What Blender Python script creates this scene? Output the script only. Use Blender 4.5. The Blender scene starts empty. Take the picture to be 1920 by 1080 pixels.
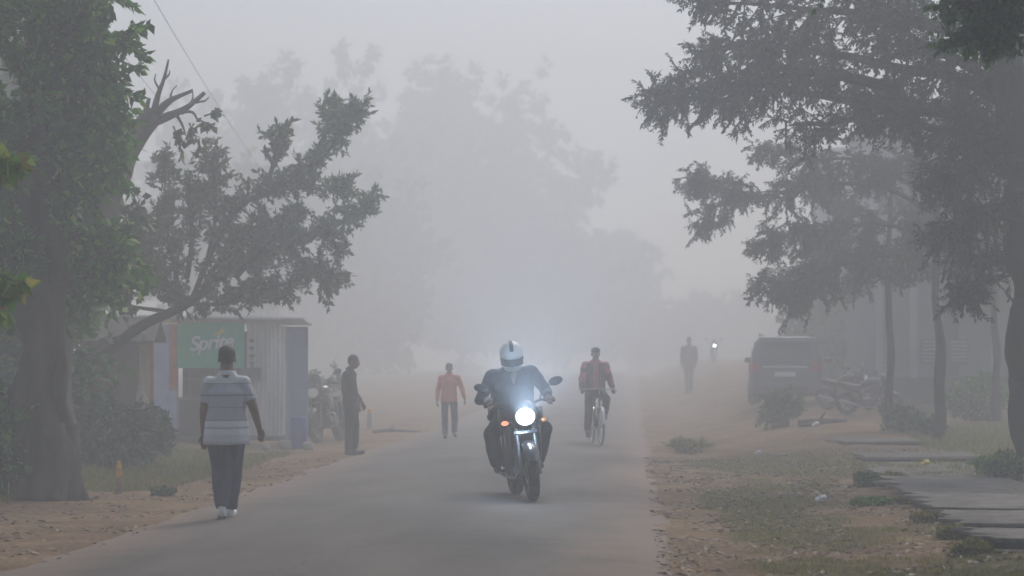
import bpy, bmesh, math, random
import numpy as np
from mathutils import Vector, Matrix, Euler, noise

scene = bpy.context.scene
C = scene.collection
R = math.radians
PI = math.pi

# ------------------------------------------------------------------ camera, sky, sun, exposure
FPX = 4533.0                      # focal length in pixels of the 1920 wide picture
CAM_H = 1.6
YAW, PITCH = math.atan((1185 - 960) / FPX), math.atan((678 - 540) / FPX)
cam_data = bpy.data.cameras.new("camera")
cam = bpy.data.objects.new("camera", cam_data)
C.objects.link(cam)
cam.location = (0, 0, CAM_H)
cam.rotation_euler = (PI / 2 + PITCH, 0, YAW)
cam_data.lens = 36.0 * FPX / 1920.0
cam_data.sensor_width = 36.0
cam_data.clip_start = 0.5
cam_data.clip_end = 2000
cam_data.dof.use_dof = True
cam_data.dof.focus_distance = 29.0
cam_data.dof.aperture_fstop = 2.4
scene.camera = cam
scene.render.resolution_x, scene.render.resolution_y = 1920, 1080

world = bpy.data.worlds.new("World")
scene.world = world
world.use_nodes = True
SUN_EL, SUN_AZ = R(48), R(20)     # azimuth measured from +Y towards +X
nt = world.node_tree
bg = nt.nodes["Background"]
sky = nt.nodes.new("ShaderNodeTexSky")
sky.sky_type = 'NISHITA'
sky.sun_disc = False
sky.sun_elevation = SUN_EL
sky.sun_rotation = SUN_AZ
sky.air_density = 1.0
sky.dust_density = 2.0
sky.ozone_density = 1.0
nt.links.new(sky.outputs[0], bg.inputs[0])
bg.inputs[1].default_value = 0.108
sun_data = bpy.data.lights.new("sun", 'SUN')
sun_data.energy = 1.6
sun_data.angle = R(25)
sun_data.color = (1.0, 0.94, 0.87)
sun = bpy.data.objects.new("sun", sun_data)
C.objects.link(sun)
sdir = Vector((math.sin(SUN_AZ) * math.cos(SUN_EL), math.cos(SUN_AZ) * math.cos(SUN_EL), math.sin(SUN_EL)))
sun.rotation_euler = sdir.to_track_quat('Z', 'Y').to_euler()
sun.location = (0, 0, 60)

scene.view_settings.view_transform = 'Standard'
scene.view_settings.look = 'None'
scene.view_settings.exposure = 0.58
scene.view_settings.gamma = 1.0
scene.view_settings.use_curve_mapping = False
cy = scene.cycles
cy.use_denoising = True
cy.max_bounces = 8
cy.diffuse_bounces = 3
cy.glossy_bounces = 3
cy.transmission_bounces = 4
cy.volume_bounces = 2
cy.transparent_max_bounces = 8
cy.caustics_reflective = False
cy.caustics_refractive = False
cy.sample_clamp_indirect = 4.0

# ------------------------------------------------------------------ picture <-> place
CAMR = Euler((PI / 2 + PITCH, 0, YAW)).to_matrix()
CAMP = Vector((0, 0, CAM_H))


def smooth(t):
    t = max(0.0, min(1.0, t))
    return t * t * (3 - 2 * t)


RXC, RHW = -2.22, 2.55


def tz(x, y):
    """height of the ground"""
    d = abs(x - RXC)
    z = 0.10 * (1 - (d / RHW) ** 2) if d < RHW else 0.0
    z += 0.75 * smooth((y - 62) / 70.0) 
    if x > 0.33:
        z += 0.50 * smooth((x - 0.6) / 4.0) * smooth((y - 30) / 34.0) - 0.02
        z += 0.10 * smooth((x - 1) / 3.0) + 0.40 * smooth((x - 0.6) / 3.0) * smooth((y - 66) / 26.0)
    if x < -4.8:
        z += 0.10 * smooth((-6.6 - x) / 1.5)
    if d > RHW:
        k = smooth((d - RHW) / 0.8)
        z += k * (0.045 * noise.noise(Vector((x * 0.8, y * 0.5, 0))) + 0.025 * noise.noise(Vector((x * 2.7, y * 1.6, 4))))
        z -= 0.015 * k
    return z


def ray(px, py):
    v = Vector(((px - 960) / FPX, (540 - py) / FPX, -1.0))
    return (CAMR @ v)


def px3(px, py, D):
    """point D metres in front of the camera along pixel (px, py)"""
    return CAMP + ray(px, py) * D


def gp(px, py):
    """where the ray through (px, py) meets the ground"""
    d = ray(px, py)
    t = 8.0
    last = t
    while t < 400:
        p = CAMP + d * t
        if p.z <= tz(p.x, p.y):
            break
        last = t
        t += 0.5
    lo, hi = last, t
    for _ in range(20):
        m = (lo + hi) / 2
        p = CAMP + d * m
        if p.z <= tz(p.x, p.y):
            hi = m
        else:
            lo = m
    p = CAMP + d * hi
    return Vector((p.x, p.y, tz(p.x, p.y))), hi


def gx(px, D):
    """ground point at depth D under pixel column px"""
    p = px3(px, 678, D)
    return Vector((p.x, p.y, tz(p.x, p.y)))


# ------------------------------------------------------------------ materials
def mat(name, col, rough=0.7, metal=0.0, var=0.15, scale=6.0, bump=0.0, bscale=30.0, spec=0.4, col2=None, stretch=None, coat=0.0):
    m = bpy.data.materials.new(name)
    m.use_nodes = True
    n, l = m.node_tree.nodes, m.node_tree.links
    b = n["Principled BSDF"]
    b.inputs["Roughness"].default_value = rough
    b.inputs["Metallic"].default_value = metal
    b.inputs["Specular IOR Level"].default_value = spec
    b.inputs["Coat Weight"].default_value = coat
    tc = n.new("ShaderNodeTexCoord")
    mp = n.new("ShaderNodeMapping")
    if stretch:
        mp.inputs["Scale"].default_value = stretch
    l.new(tc.outputs["Object"], mp.inputs[0])
    nz = n.new("ShaderNodeTexNoise")
    nz.inputs["Scale"].default_value = scale
    nz.inputs["Detail"].default_value = 6
    l.new(mp.outputs[0], nz.inputs["Vector"])
    rp = n.new("ShaderNodeValToRGB")
    c2 = col2 if col2 else tuple(min(1, c * (1 + var)) for c in col)
    c1 = tuple(c * (1 - var) for c in col) if not col2 else col
    rp.color_ramp.elements[0].position = 0.32
    rp.color_ramp.elements[1].position = 0.68
    rp.color_ramp.elements[0].color = (*c1, 1)
    rp.color_ramp.elements[1].color = (*c2, 1)
    l.new(nz.outputs[0], rp.inputs[0])
    l.new(rp.outputs[0], b.inputs["Base Color"])
    if bump:
        nb = n.new("ShaderNodeTexNoise")
        nb.inputs["Scale"].default_value = bscale
        nb.inputs["Detail"].default_value = 5
        l.new(mp.outputs[0], nb.inputs["Vector"])
        bp = n.new("ShaderNodeBump")
        bp.inputs["Strength"].default_value = bump
        bp.inputs["Distance"].default_value = 0.02
        l.new(nb.outputs[0], bp.inputs["Height"])
        l.new(bp.outputs[0], b.inputs["Normal"])
    return m


def emit(name, col, strength):
    m = bpy.data.materials.new(name)
    m.use_nodes = True
    n, l = m.node_tree.nodes, m.node_tree.links
    n.clear()
    e = n.new("ShaderNodeEmission")
    e.inputs[0].default_value = (*col, 1)
    e.inputs[1].default_value = strength
    o = n.new("ShaderNodeOutputMaterial")
    l.new(e.outputs[0], o.inputs[0])
    return m


def leafmat(name, c1, c2, c3=None, trans=0.35):
    m = bpy.data.materials.new(name)
    m.use_nodes = True
    n, l = m.node_tree.nodes, m.node_tree.links
    n.clear()
    g = n.new("ShaderNodeNewGeometry")
    rp = n.new("ShaderNodeValToRGB")
    rp.color_ramp.elements[0].color = (*c1, 1)
    rp.color_ramp.elements[1].color = (*c2, 1)
    rp.color_ramp.elements[1].position = 0.85
    if c3:
        e = rp.color_ramp.elements.new(0.97)
        e.color = (*c3, 1)
    l.new(g.outputs["Random Per Island"], rp.inputs[0])
    d = n.new("ShaderNodeBsdfPrincipled")
    d.inputs["Roughness"].default_value = 0.55
    d.inputs["Specular IOR Level"].default_value = 0.35
    t = n.new("ShaderNodeBsdfTranslucent")
    mx = n.new("ShaderNodeMixShader")
    mx.inputs[0].default_value = trans
    o = n.new("ShaderNodeOutputMaterial")
    l.new(rp.outputs[0], d.inputs["Base Color"])
    l.new(rp.outputs[0], t.inputs[0])
    l.new(d.outputs[0], mx.inputs[1])
    l.new(t.outputs[0], mx.inputs[2])
    l.new(mx.outputs[0], o.inputs[0])
    return m


MT = {
    'skin': mat('brown_skin', (0.22, 0.11, 0.08), 0.55, var=0.12, scale=14, spec=0.35),
    'hair': mat('black_hair', (0.012, 0.010, 0.009), 0.6, var=0.4, scale=60, bump=0.6, bscale=160),
    'navy': mat('navy_trouser_cloth', (0.016, 0.022, 0.058), 0.85, var=0.25, scale=9, bump=0.3, bscale=60),
    'greycloth': mat('mid_grey_cloth', (0.12, 0.12, 0.13), 0.9, var=0.2, scale=8),
    'jeans': mat('blue_denim', (0.05, 0.065, 0.11), 0.85, var=0.3, scale=8, bump=0.3, bscale=70),
    'darkcloth': mat('charcoal_cloth', (0.028, 0.028, 0.032), 0.9, var=0.3, scale=8, bump=0.3, bscale=60),
    'jacket': mat('navy_jacket_cloth', (0.022, 0.024, 0.050), 0.6, var=0.3, scale=7, bump=0.35, bscale=40),
    'cream': mat('cream_cloth', (0.50, 0.47, 0.40), 0.9, var=0.12, scale=12),
    'orange': mat('orange_red_cloth', (0.62, 0.12, 0.07), 0.85, var=0.2, scale=10, bump=0.2),
    'pink': mat('faded_red_cloth', (0.60, 0.14, 0.12), 0.85, var=0.25, scale=9, bump=0.2),
    'brownjacket': mat('brown_red_jacket', (0.17, 0.045, 0.045), 0.85, var=0.3, scale=9, bump=0.2),
    'shoe_white': mat('white_shoe_leather', (0.70, 0.69, 0.68), 0.5, var=0.1, scale=20),
    'shoe_dark': mat('dark_shoe_leather', (0.03, 0.026, 0.024), 0.5, var=0.2, scale=20),
    'rubber': mat('black_rubber', (0.022, 0.022, 0.023), 0.75, var=0.3, scale=25, bump=0.3, bscale=90),
    'dirtyrubber': mat('dusty_rubber', (0.045, 0.042, 0.038), 0.85, var=0.4, scale=25, bump=0.3, bscale=90),
    'steel': mat('brushed_steel', (0.48, 0.48, 0.49), 0.35, metal=1.0, var=0.15, scale=20),
    'chrome': mat('polished_chrome', (0.80, 0.80, 0.81), 0.12, metal=1.0, var=0.05, scale=20),
    'mirror': mat('mirror_glass', (0.92, 0.93, 0.95), 0.03, metal=1.0, var=0.01, scale=3),
    'blackmetal': mat('black_painted_metal', (0.02, 0.02, 0.022), 0.4, metal=0.0, var=0.3, scale=15, coat=0.3),
    'greymetal': mat('grey_cast_metal', (0.16, 0.16, 0.17), 0.5, metal=0.6, var=0.3, scale=18, bump=0.2, bscale=60),
    'bikeblue': mat('dark_blue_tank_paint', (0.02, 0.03, 0.07), 0.3, var=0.2, scale=5, coat=0.6),
    'bikeblack': mat('black_tank_paint', (0.02, 0.02, 0.024), 0.3, var=0.2, scale=5, coat=0.6),
    'silver': mat('silver_car_paint', (0.09, 0.095, 0.13), 0.35, metal=0.4, var=0.08, scale=3, coat=0.5),
    'glass_dark': mat('dark_tinted_glass', (0.03, 0.033, 0.036), 0.08, var=0.1, scale=3, spec=0.8),
    'redglass': mat('red_lamp_glass', (0.38, 0.02, 0.03), 0.2, var=0.1, scale=8, spec=0.6),
    'amber': mat('amber_lamp_glass', (0.30, 0.12, 0.04), 0.25, var=0.1, scale=8, spec=0.6),
    'helmet': mat('white_helmet_shell', (0.80, 0.80, 0.79), 0.42, var=0.06, scale=9, spec=0.4),
    'bark': mat('grey_brown_bark', (0.085, 0.070, 0.062), 0.95, var=0.45, scale=5, bump=1.0, bscale=14, stretch=(1, 1, 0.22)),
    'bark_pale': mat('pale_grey_bark', (0.15, 0.125, 0.11), 0.95, var=0.4, scale=5, bump=1.0, bscale=14, stretch=(1, 1, 0.22)),
    'bark_dark': mat('dark_bark', (0.028, 0.023, 0.021), 0.95, var=0.4, scale=6, bump=1.0, bscale=14, stretch=(1, 1, 0.22)),
    'leaf_deep': leafmat('deep_green_leaf', (0.022, 0.080, 0.012), (0.10, 0.30, 0.035), (0.30, 0.50, 0.06)),
    'leaf_mid': leafmat('mid_green_leaf', (0.03, 0.085, 0.025), (0.09, 0.20, 0.05), (0.20, 0.28, 0.06)),
    'leaf_bright': leafmat('bright_green_leaf', (0.07, 0.20, 0.03), (0.26, 0.40, 0.06), (0.45, 0.34, 0.08), 0.4),
    'leaf_grey': leafmat('grey_green_leaf', (0.032, 0.055, 0.024), (0.10, 0.15, 0.06), (0.20, 0.27, 0.09)),
    'leaf_dark': leafmat('dark_feathery_leaf', (0.022, 0.030, 0.024), (0.060, 0.075, 0.055), None, 0.25),
    'leaf_shrub': leafmat('shrub_leaf', (0.025, 0.07, 0.035), (0.09, 0.18, 0.08), (0.24, 0.34, 0.20)),
    'grass': leafmat('grass_blade', (0.08, 0.10, 0.018), (0.34, 0.31, 0.06), (0.45, 0.34, 0.11), 0.3),
    'litter': leafmat('dry_leaf_litter', (0.07, 0.04, 0.022), (0.22, 0.13, 0.07), (0.40, 0.32, 0.22), 0.1),
    'yellowpaint': mat('weathered_yellow_paint', (0.80, 0.42, 0.03), 0.7, var=0.2, scale=14, bump=0.3),
    'pinkconcrete': mat('bare_pinkish_concrete', (0.40, 0.25, 0.18), 0.9, var=0.2, scale=20, bump=0.4),
    'concrete': mat('weathered_concrete', (0.085, 0.072, 0.062), 0.95, col2=(0.21, 0.19, 0.165), scale=3.6, bump=0.6, bscale=25),
    'concrete_dark': mat('gap_shade_concrete', (0.05, 0.043, 0.04), 0.95, var=0.3, scale=5, bump=0.5),  # shade of the slab gaps put into the colour
    'wall_pale': mat('pale_lime_wall', (0.34, 0.34, 0.36), 0.9, var=0.14, scale=1.3, bump=0.3),
    'wall_grey': mat('grey_rendered_wall', (0.20, 0.20, 0.21), 0.9, var=0.2, scale=1.5, bump=0.3),
    'wall_base': mat('dark_stained_plinth', (0.07, 0.065, 0.062), 0.9, var=0.3, scale=2, bump=0.3),
    'sheet_white': mat('white_corrugated_sheet', (0.78, 0.77, 0.73), 0.6, var=0.18, scale=3, stretch=(1, 1, 0.2)),
    'sheet_blue': mat('pale_blue_panel', (0.46, 0.50, 0.68), 0.7, var=0.15, scale=3),
    'sheet_deep': mat('faded_blue_door', (0.28, 0.34, 0.50), 0.7, var=0.2, scale=3),
    'sheet_roof': mat('pale_roof_sheet', (0.66, 0.66, 0.64), 0.55, var=0.1, scale=4),
    'rust': mat('rusty_orange_paint', (0.60, 0.18, 0.09), 0.8, var=0.3, scale=8),
    'hutbrown': mat('brown_hut_boards', (0.12, 0.075, 0.06), 0.9, var=0.3, scale=4, bump=0.4, stretch=(6, 6, 0.6)),
    'hutpale': mat('pale_hut_boards', (0.48, 0.36, 0.25), 0.9, var=0.25, scale=4, stretch=(6, 6, 0.6)),
    'thatch': mat('old_roof_sheet', (0.10, 0.085, 0.075), 0.9, var=0.3, scale=6, bump=0.5),
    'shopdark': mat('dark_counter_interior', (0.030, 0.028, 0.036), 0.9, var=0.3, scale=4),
    'banner': mat('green_banner_vinyl', (0.01, 0.42, 0.20), 0.55, var=0.12, scale=2),
    'white': mat('white_print', (0.80, 0.80, 0.78), 0.7, var=0.05, scale=10),
    'yellow': mat('yellow_print', (0.70, 0.62, 0.06), 0.7, var=0.1, scale=10),
    'blueplastic': mat('blue_plastic', (0.06, 0.09, 0.34), 0.45, var=0.2, scale=5),
    'sack': mat('cream_sack_cloth', (0.45, 0.40, 0.30), 0.9, var=0.2, scale=10, bump=0.3),
    'wood': mat('weathered_wood', (0.14, 0.085, 0.06), 0.9, var=0.35, scale=5, bump=0.5, stretch=(1, 1, 4)),
    'stone': mat('pale_stone', (0.36, 0.33, 0.30), 0.9, var=0.25, scale=12, bump=0.4),
    'paper': mat('white_litter_plastic', (0.82, 0.82, 0.80), 0.5, var=0.06, scale=20),
    'yellitter': mat('yellow_litter_plastic', (0.72, 0.55, 0.08), 0.5, var=0.15, scale=20),
    'cable': mat('black_cable_rubber', (0.03, 0.03, 0.03), 0.6, var=0.1, scale=5),
    'seat': mat('black_vinyl_seat', (0.025, 0.024, 0.024), 0.55, var=0.2, scale=15, bump=0.2),
    'lampoff': mat('clear_lamp_glass', (0.75, 0.76, 0.78), 0.08, metal=0.6, var=0.05, scale=8),
    'lamp': emit('lit_headlamp', (0.80, 0.90, 1.0), 40.0),
    'lampfar': emit('lit_far_headlamp', (0.95, 0.97, 1.0), 40.0),
    'indicator': emit('lit_amber_indicator', (1.0, 0.33, 0.20), 1.3),
    'bulb': emit('lit_bulb', (1.0, 0.98, 0.95), 9.0),
}


def hotspot(m, c, rad):
    """lamp glass whose bulb burns brightest in the middle"""
    n, l = m.node_tree.nodes, m.node_tree.links
    e = [q for q in n if q.type == 'EMISSION'][0]
    tc = n.new("ShaderNodeTexCoord")
    d = n.new("ShaderNodeVectorMath"); d.operation = 'DISTANCE'
    d.inputs[1].default_value = c
    l.new(tc.outputs["Object"], d.inputs[0])
    mr = n.new("ShaderNodeMapRange"); mr.interpolation_type = 'SMOOTHERSTEP'
    mr.inputs[1].default_value = rad * .45; mr.inputs[2].default_value = rad
    mr.inputs[3].default_value = 40.0; mr.inputs[4].default_value = 0.55
    l.new(d.outputs["Value"], mr.inputs[0])
    l.new(mr.outputs[0], e.inputs[1])
    e.inputs[0].default_value = (0.66, 0.82, 1.0, 1)


hotspot(MT['lamp'], (0, -.67, .895), .110)
hotspot(MT['lampfar'], (0, -.67, .895), .075)


# ------------------------------------------------------------------ mesh building
class MB:
    def __init__(self):
        self.v, self.f = [], []

    def add(self, vs, fs):
        o = len(self.v)
        self.v += [tuple(p) for p in vs]
        self.f += [tuple(i + o for i in q) for q in fs]
        return self

    def box(self, c, s, rot=None):
        hx, hy, hz = s[0] / 2, s[1] / 2, s[2] / 2
        pts = [Vector((x, y, z)) for z in (-hz, hz) for y in (-hy, hy) for x in (-hx, hx)]
        if rot is not None:
            m = Euler(rot).to_matrix()
            pts = [m @ p for p in pts]
        c = Vector(c)
        return self.add([p + c for p in pts], [(0, 2, 3, 1), (4, 5, 7, 6), (0, 1, 5, 4), (2, 6, 7, 3), (0, 4, 6, 2), (1, 3, 7, 5)])

    def tube(self, pts, rs, n=8, cap=True, flat=1.0):
        pts = [Vector(p) for p in pts]
        if not isinstance(rs, (list, tuple)):
            rs = [rs] * len(pts)
        vs, fs = [], []
        up = None
        for i, p in enumerate(pts):
            t = (pts[min(i + 1, len(pts) - 1)] - pts[max(i - 1, 0)])
            if t.length < 1e-7:
                t = Vector((0, 0, 1))
            t.normalize()
            if up is None:
                up = Vector((0, 0, 1)) if abs(t.z) < 0.9 else Vector((1, 0, 0))
            u = (up - t * up.dot(t)).normalized()
            w = t.cross(u)
            up = u
            for k in range(n):
                a = 2 * PI * k / n
                vs.append(p + (u * math.cos(a) * flat + w * math.sin(a)) * rs[i])
        for i in range(len(pts) - 1):
            for k in range(n):
                a, b = i * n + k, i * n + (k + 1) % n
                fs.append((a, b, b + n, a + n))
        if cap:
            fs.append(tuple(range(n - 1, -1, -1)))
            fs.append(tuple(range((len(pts) - 1) * n, len(pts) * n)))
        return self.add(vs, fs)

    def capsule(self, a, b, ra, rb, n=12):
        a, b = Vector(a), Vector(b)
        d = (b - a)
        L = max(d.length, 1e-5)
        d = d / L
        pts, rs = [], []
        for k in range(5):
            th = PI / 2 * (1 - k / 4)
            pts.append(a - d * ra * math.sin(th)); rs.append(max(ra * math.cos(th), 0.0008))
        for k in range(5):
            th = PI / 2 * k / 4
            pts.append(b + d * rb * math.sin(th)); rs.append(max(rb * math.cos(th), 0.0008))
        return self.tube(pts, rs, n)

    def ell(self, c, r, rot=None, n=16, m=10):
        c = Vector(c)
        M3 = Euler(rot).to_matrix() if rot is not None else Matrix.Identity(3)
        if isinstance(r, (int, float)):
            r = (r, r, r)
        vs = [c + M3 @ Vector((0, 0, -r[2]))]
        for i in range(1, m):
            ph = -PI / 2 + PI * i / m
            for k in range(n):
                a = 2 * PI * k / n
                vs.append(c + M3 @ Vector((r[0] * math.cos(ph) * math.cos(a), r[1] * math.cos(ph) * math.sin(a), r[2] * math.sin(ph))))
        vs.append(c + M3 @ Vector((0, 0, r[2])))
        fs = [(0, 1 + (k + 1) % n, 1 + k) for k in range(n)]
        for i in range(m - 2):
            for k in range(n):
                a, b = 1 + i * n + k, 1 + i * n + (k + 1) % n
                fs.append((a, b, b + n, a + n))
        top = len(vs) - 1
        fs += [(1 + (m - 2) * n + k, 1 + (m - 2) * n + (k + 1) % n, top) for k in range(n)]
        return self.add(vs, fs)

    def loft(self, rings, cap=True):
        n = len(rings[0])
        vs = [p for r_ in rings for p in r_]
        fs = []
        for i in range(len(rings) - 1):
            for k in range(n):
                a, b = i * n + k, i * n + (k + 1) % n
                fs.append((a, b, b + n, a + n))
        if cap:
            fs.append(tuple(range(n - 1, -1, -1)))
            fs.append(tuple(range((len(rings) - 1) * n, len(rings) * n)))
        return self.add(vs, fs)

    def torus(self, c, axis, Rr, r, n=36, m=10, flat=1.0, arc=(0, 2 * PI)):
        """flat scales the tube across the axis"""
        c, ax = Vector(c), Vector(axis).normalized()
        u = Vector((0, 0, 1)) if abs(ax.z) < 0.9 else Vector((0, 1, 0))
        u = (u - ax * u.dot(ax)).normalized()
        w = ax.cross(u)
        full = abs(arc[1] - arc[0] - 2 * PI) < 1e-6
        nn = n if full else n + 1
        vs = []
        for i in range(nn):
            a = arc[0] + (arc[1] - arc[0]) * i / n
            d = u * math.cos(a) + w * math.sin(a)
            for k in range(m):
                b = 2 * PI * k / m
                vs.append(c + d * (Rr + r * math.cos(b)) + ax * (r * flat * math.sin(b)))
        fs = []
        for i in range(n):
            j = (i + 1) % nn
            for k in range(m):
                k2 = (k + 1) % m
                fs.append((i * m + k, j * m + k, j * m + k2, i * m + k2))
        return self.add(vs, fs)

    def cyl(self, a, b, r, n=20):
        return self.tube([a, b], [r, r], n)

    def prism(self, outline, axis, a, b):
        """outline: 2-D points; extruded along axis 'x' / 'y' / 'z' from a to b"""
        def P(p, t):
            return {'x': (t, p[0], p[1]), 'y': (p[0], t, p[1]), 'z': (p[0], p[1], t)}[axis]
        n = len(outline)
        vs = [P(p, a) for p in outline] + [P(p, b) for p in outline]
        fs = [(i, (i + 1) % n, (i + 1) % n + n, i + n) for i in range(n)] + [tuple(range(n - 1, -1, -1)), tuple(range(n, 2 * n))]
        return self.add(vs, fs)

    def build(self, name, m, parent=None, smooth_=True, bevel=0.0, mtx=None, remesh=0.0, soft=0, wrinkle=0.0, wscale=7.0, wst=(1, 1, 1), fix=True):
        vs = self.v
        if mtx is not None:
            vs = [tuple(mtx @ Vector(p)) for p in vs]
        me = bpy.data.meshes.new(name)
        me.from_pydata(vs, [], self.f)
        if fix:
            me.validate()
            bm = bmesh.new()
            bm.from_mesh(me)
            bmesh.ops.recalc_face_normals(bm, faces=bm.faces)
            bm.to_mesh(me)
            bm.free()
        o = bpy.data.objects.new(name, me)
        C.objects.link(o)
        if remesh or bevel:
            if remesh:
                md = o.modifiers.new('r', 'REMESH')
                md.mode = 'VOXEL'
                md.voxel_size = remesh
                if soft:
                    ms = o.modifiers.new('s', 'SMOOTH')
                    ms.factor = 0.5
                    ms.iterations = soft
            if bevel:
                mb = o.modifiers.new('b', 'BEVEL')
                mb.width = bevel
                mb.segments = 2
                mb.limit_method = 'ANGLE'
                mb.angle_limit = R(40)
            dg = bpy.context.evaluated_depsgraph_get()
            me2 = bpy.data.meshes.new_from_object(o.evaluated_get(dg))
            o.modifiers.clear()
            o.data = me2
            bpy.data.meshes.remove(me)
            me = me2
            me.name = name
        if wrinkle:
            for v in me.vertices:
                p = v.co
                q = Vector((p.x * wscale * wst[0], p.y * wscale * wst[1], p.z * wscale * wst[2]))
                d = noise.noise(q) + 0.5 * noise.noise(q * 2.3 + Vector((7, 3, 1)))
                v.co = p + v.normal * (d * wrinkle)
        if m is not None:
            me.materials.append(m)
        if smooth_:
            me.polygons.foreach_set('use_smooth', [True] * len(me.polygons))
            if not remesh and fix:
                try:
                    me.set_sharp_from_angle(angle=R(42))
                except Exception:
                    pass
        me.update()
        if parent is not None:
            o.parent = parent
        return o


def tag(o, label=None, cat=None, group=None, kind=None):
    if label: o['label'] = label
    if cat: o['category'] = cat
    if group: o['group'] = group
    if kind: o['kind'] = kind
    return o


def thing(name, label, cat, loc=(0, 0, 0), rz=0.0, group=None, scale=1.0, rx=0.0, ry=0.0):
    o = bpy.data.objects.new(name, None)
    C.objects.link(o)
    o.location = loc
    o.rotation_mode = 'XYZ'
    o.rotation_euler = (rx, ry, rz)
    o.scale = (scale, scale, scale)
    o.empty_display_size = 0.2
    return tag(o, label, cat, group)


def raw_mesh(name, verts, faces_n, m, parent=None):
    """verts: (N, k, 3) array; every row is one k-sided face"""
    n, k, _ = verts.shape
    me = bpy.data.meshes.new(name)
    me.vertices.add(n * k)
    me.vertices.foreach_set('co', verts.reshape(-1).astype(np.float32))
    me.loops.add(n * k)
    me.loops.foreach_set('vertex_index', np.arange(n * k, dtype=np.int32))
    me.polygons.add(n)
    me.polygons.foreach_set('loop_start', np.arange(0, n * k, k, dtype=np.int32))
    me.update(calc_edges=True)
    me.materials.append(m)
    o = bpy.data.objects.new(name, me)
    C.objects.link(o)
    if parent is not None:
        o.parent = parent
    return o


# ------------------------------------------------------------------ ground and road
def gmask(x, y):
    """how grassy the ground is at (x, y), 0 bare .. 1 grass"""
    nz = noise.noise(Vector((x * 0.55, y * 0.28, 11))) + 0.6 * noise.noise(Vector((x * 1.9, y * 0.9, 5)))
    if x < -4.7:
        edge = -5.75
        if y > 42:
            k = smooth((-9.5 - x) / 3.0) * 0.6
        else:
            k = smooth((edge - x) / 0.55)
        if y < 30.0:
            k *= smooth((-6.9 - x) / 0.6)
        return max(0, min(1, k * (0.95 + 0.5 * nz)))
    if x > 0.3:
        k = smooth((x - 0.55) / 0.5) * (1 - smooth((y - 36) / 8.0) * smooth((7.0 - x) / 2.5))
        k *= 0.62
        if x > 5.0 and 30 < y < 50:
            k = max(k, 0.9)
        return max(0, min(1, k * (0.80 + 1.5 * nz)))
    return 0.0


def steps(a, b, s):
    return list(np.arange(a, b, s))


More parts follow.
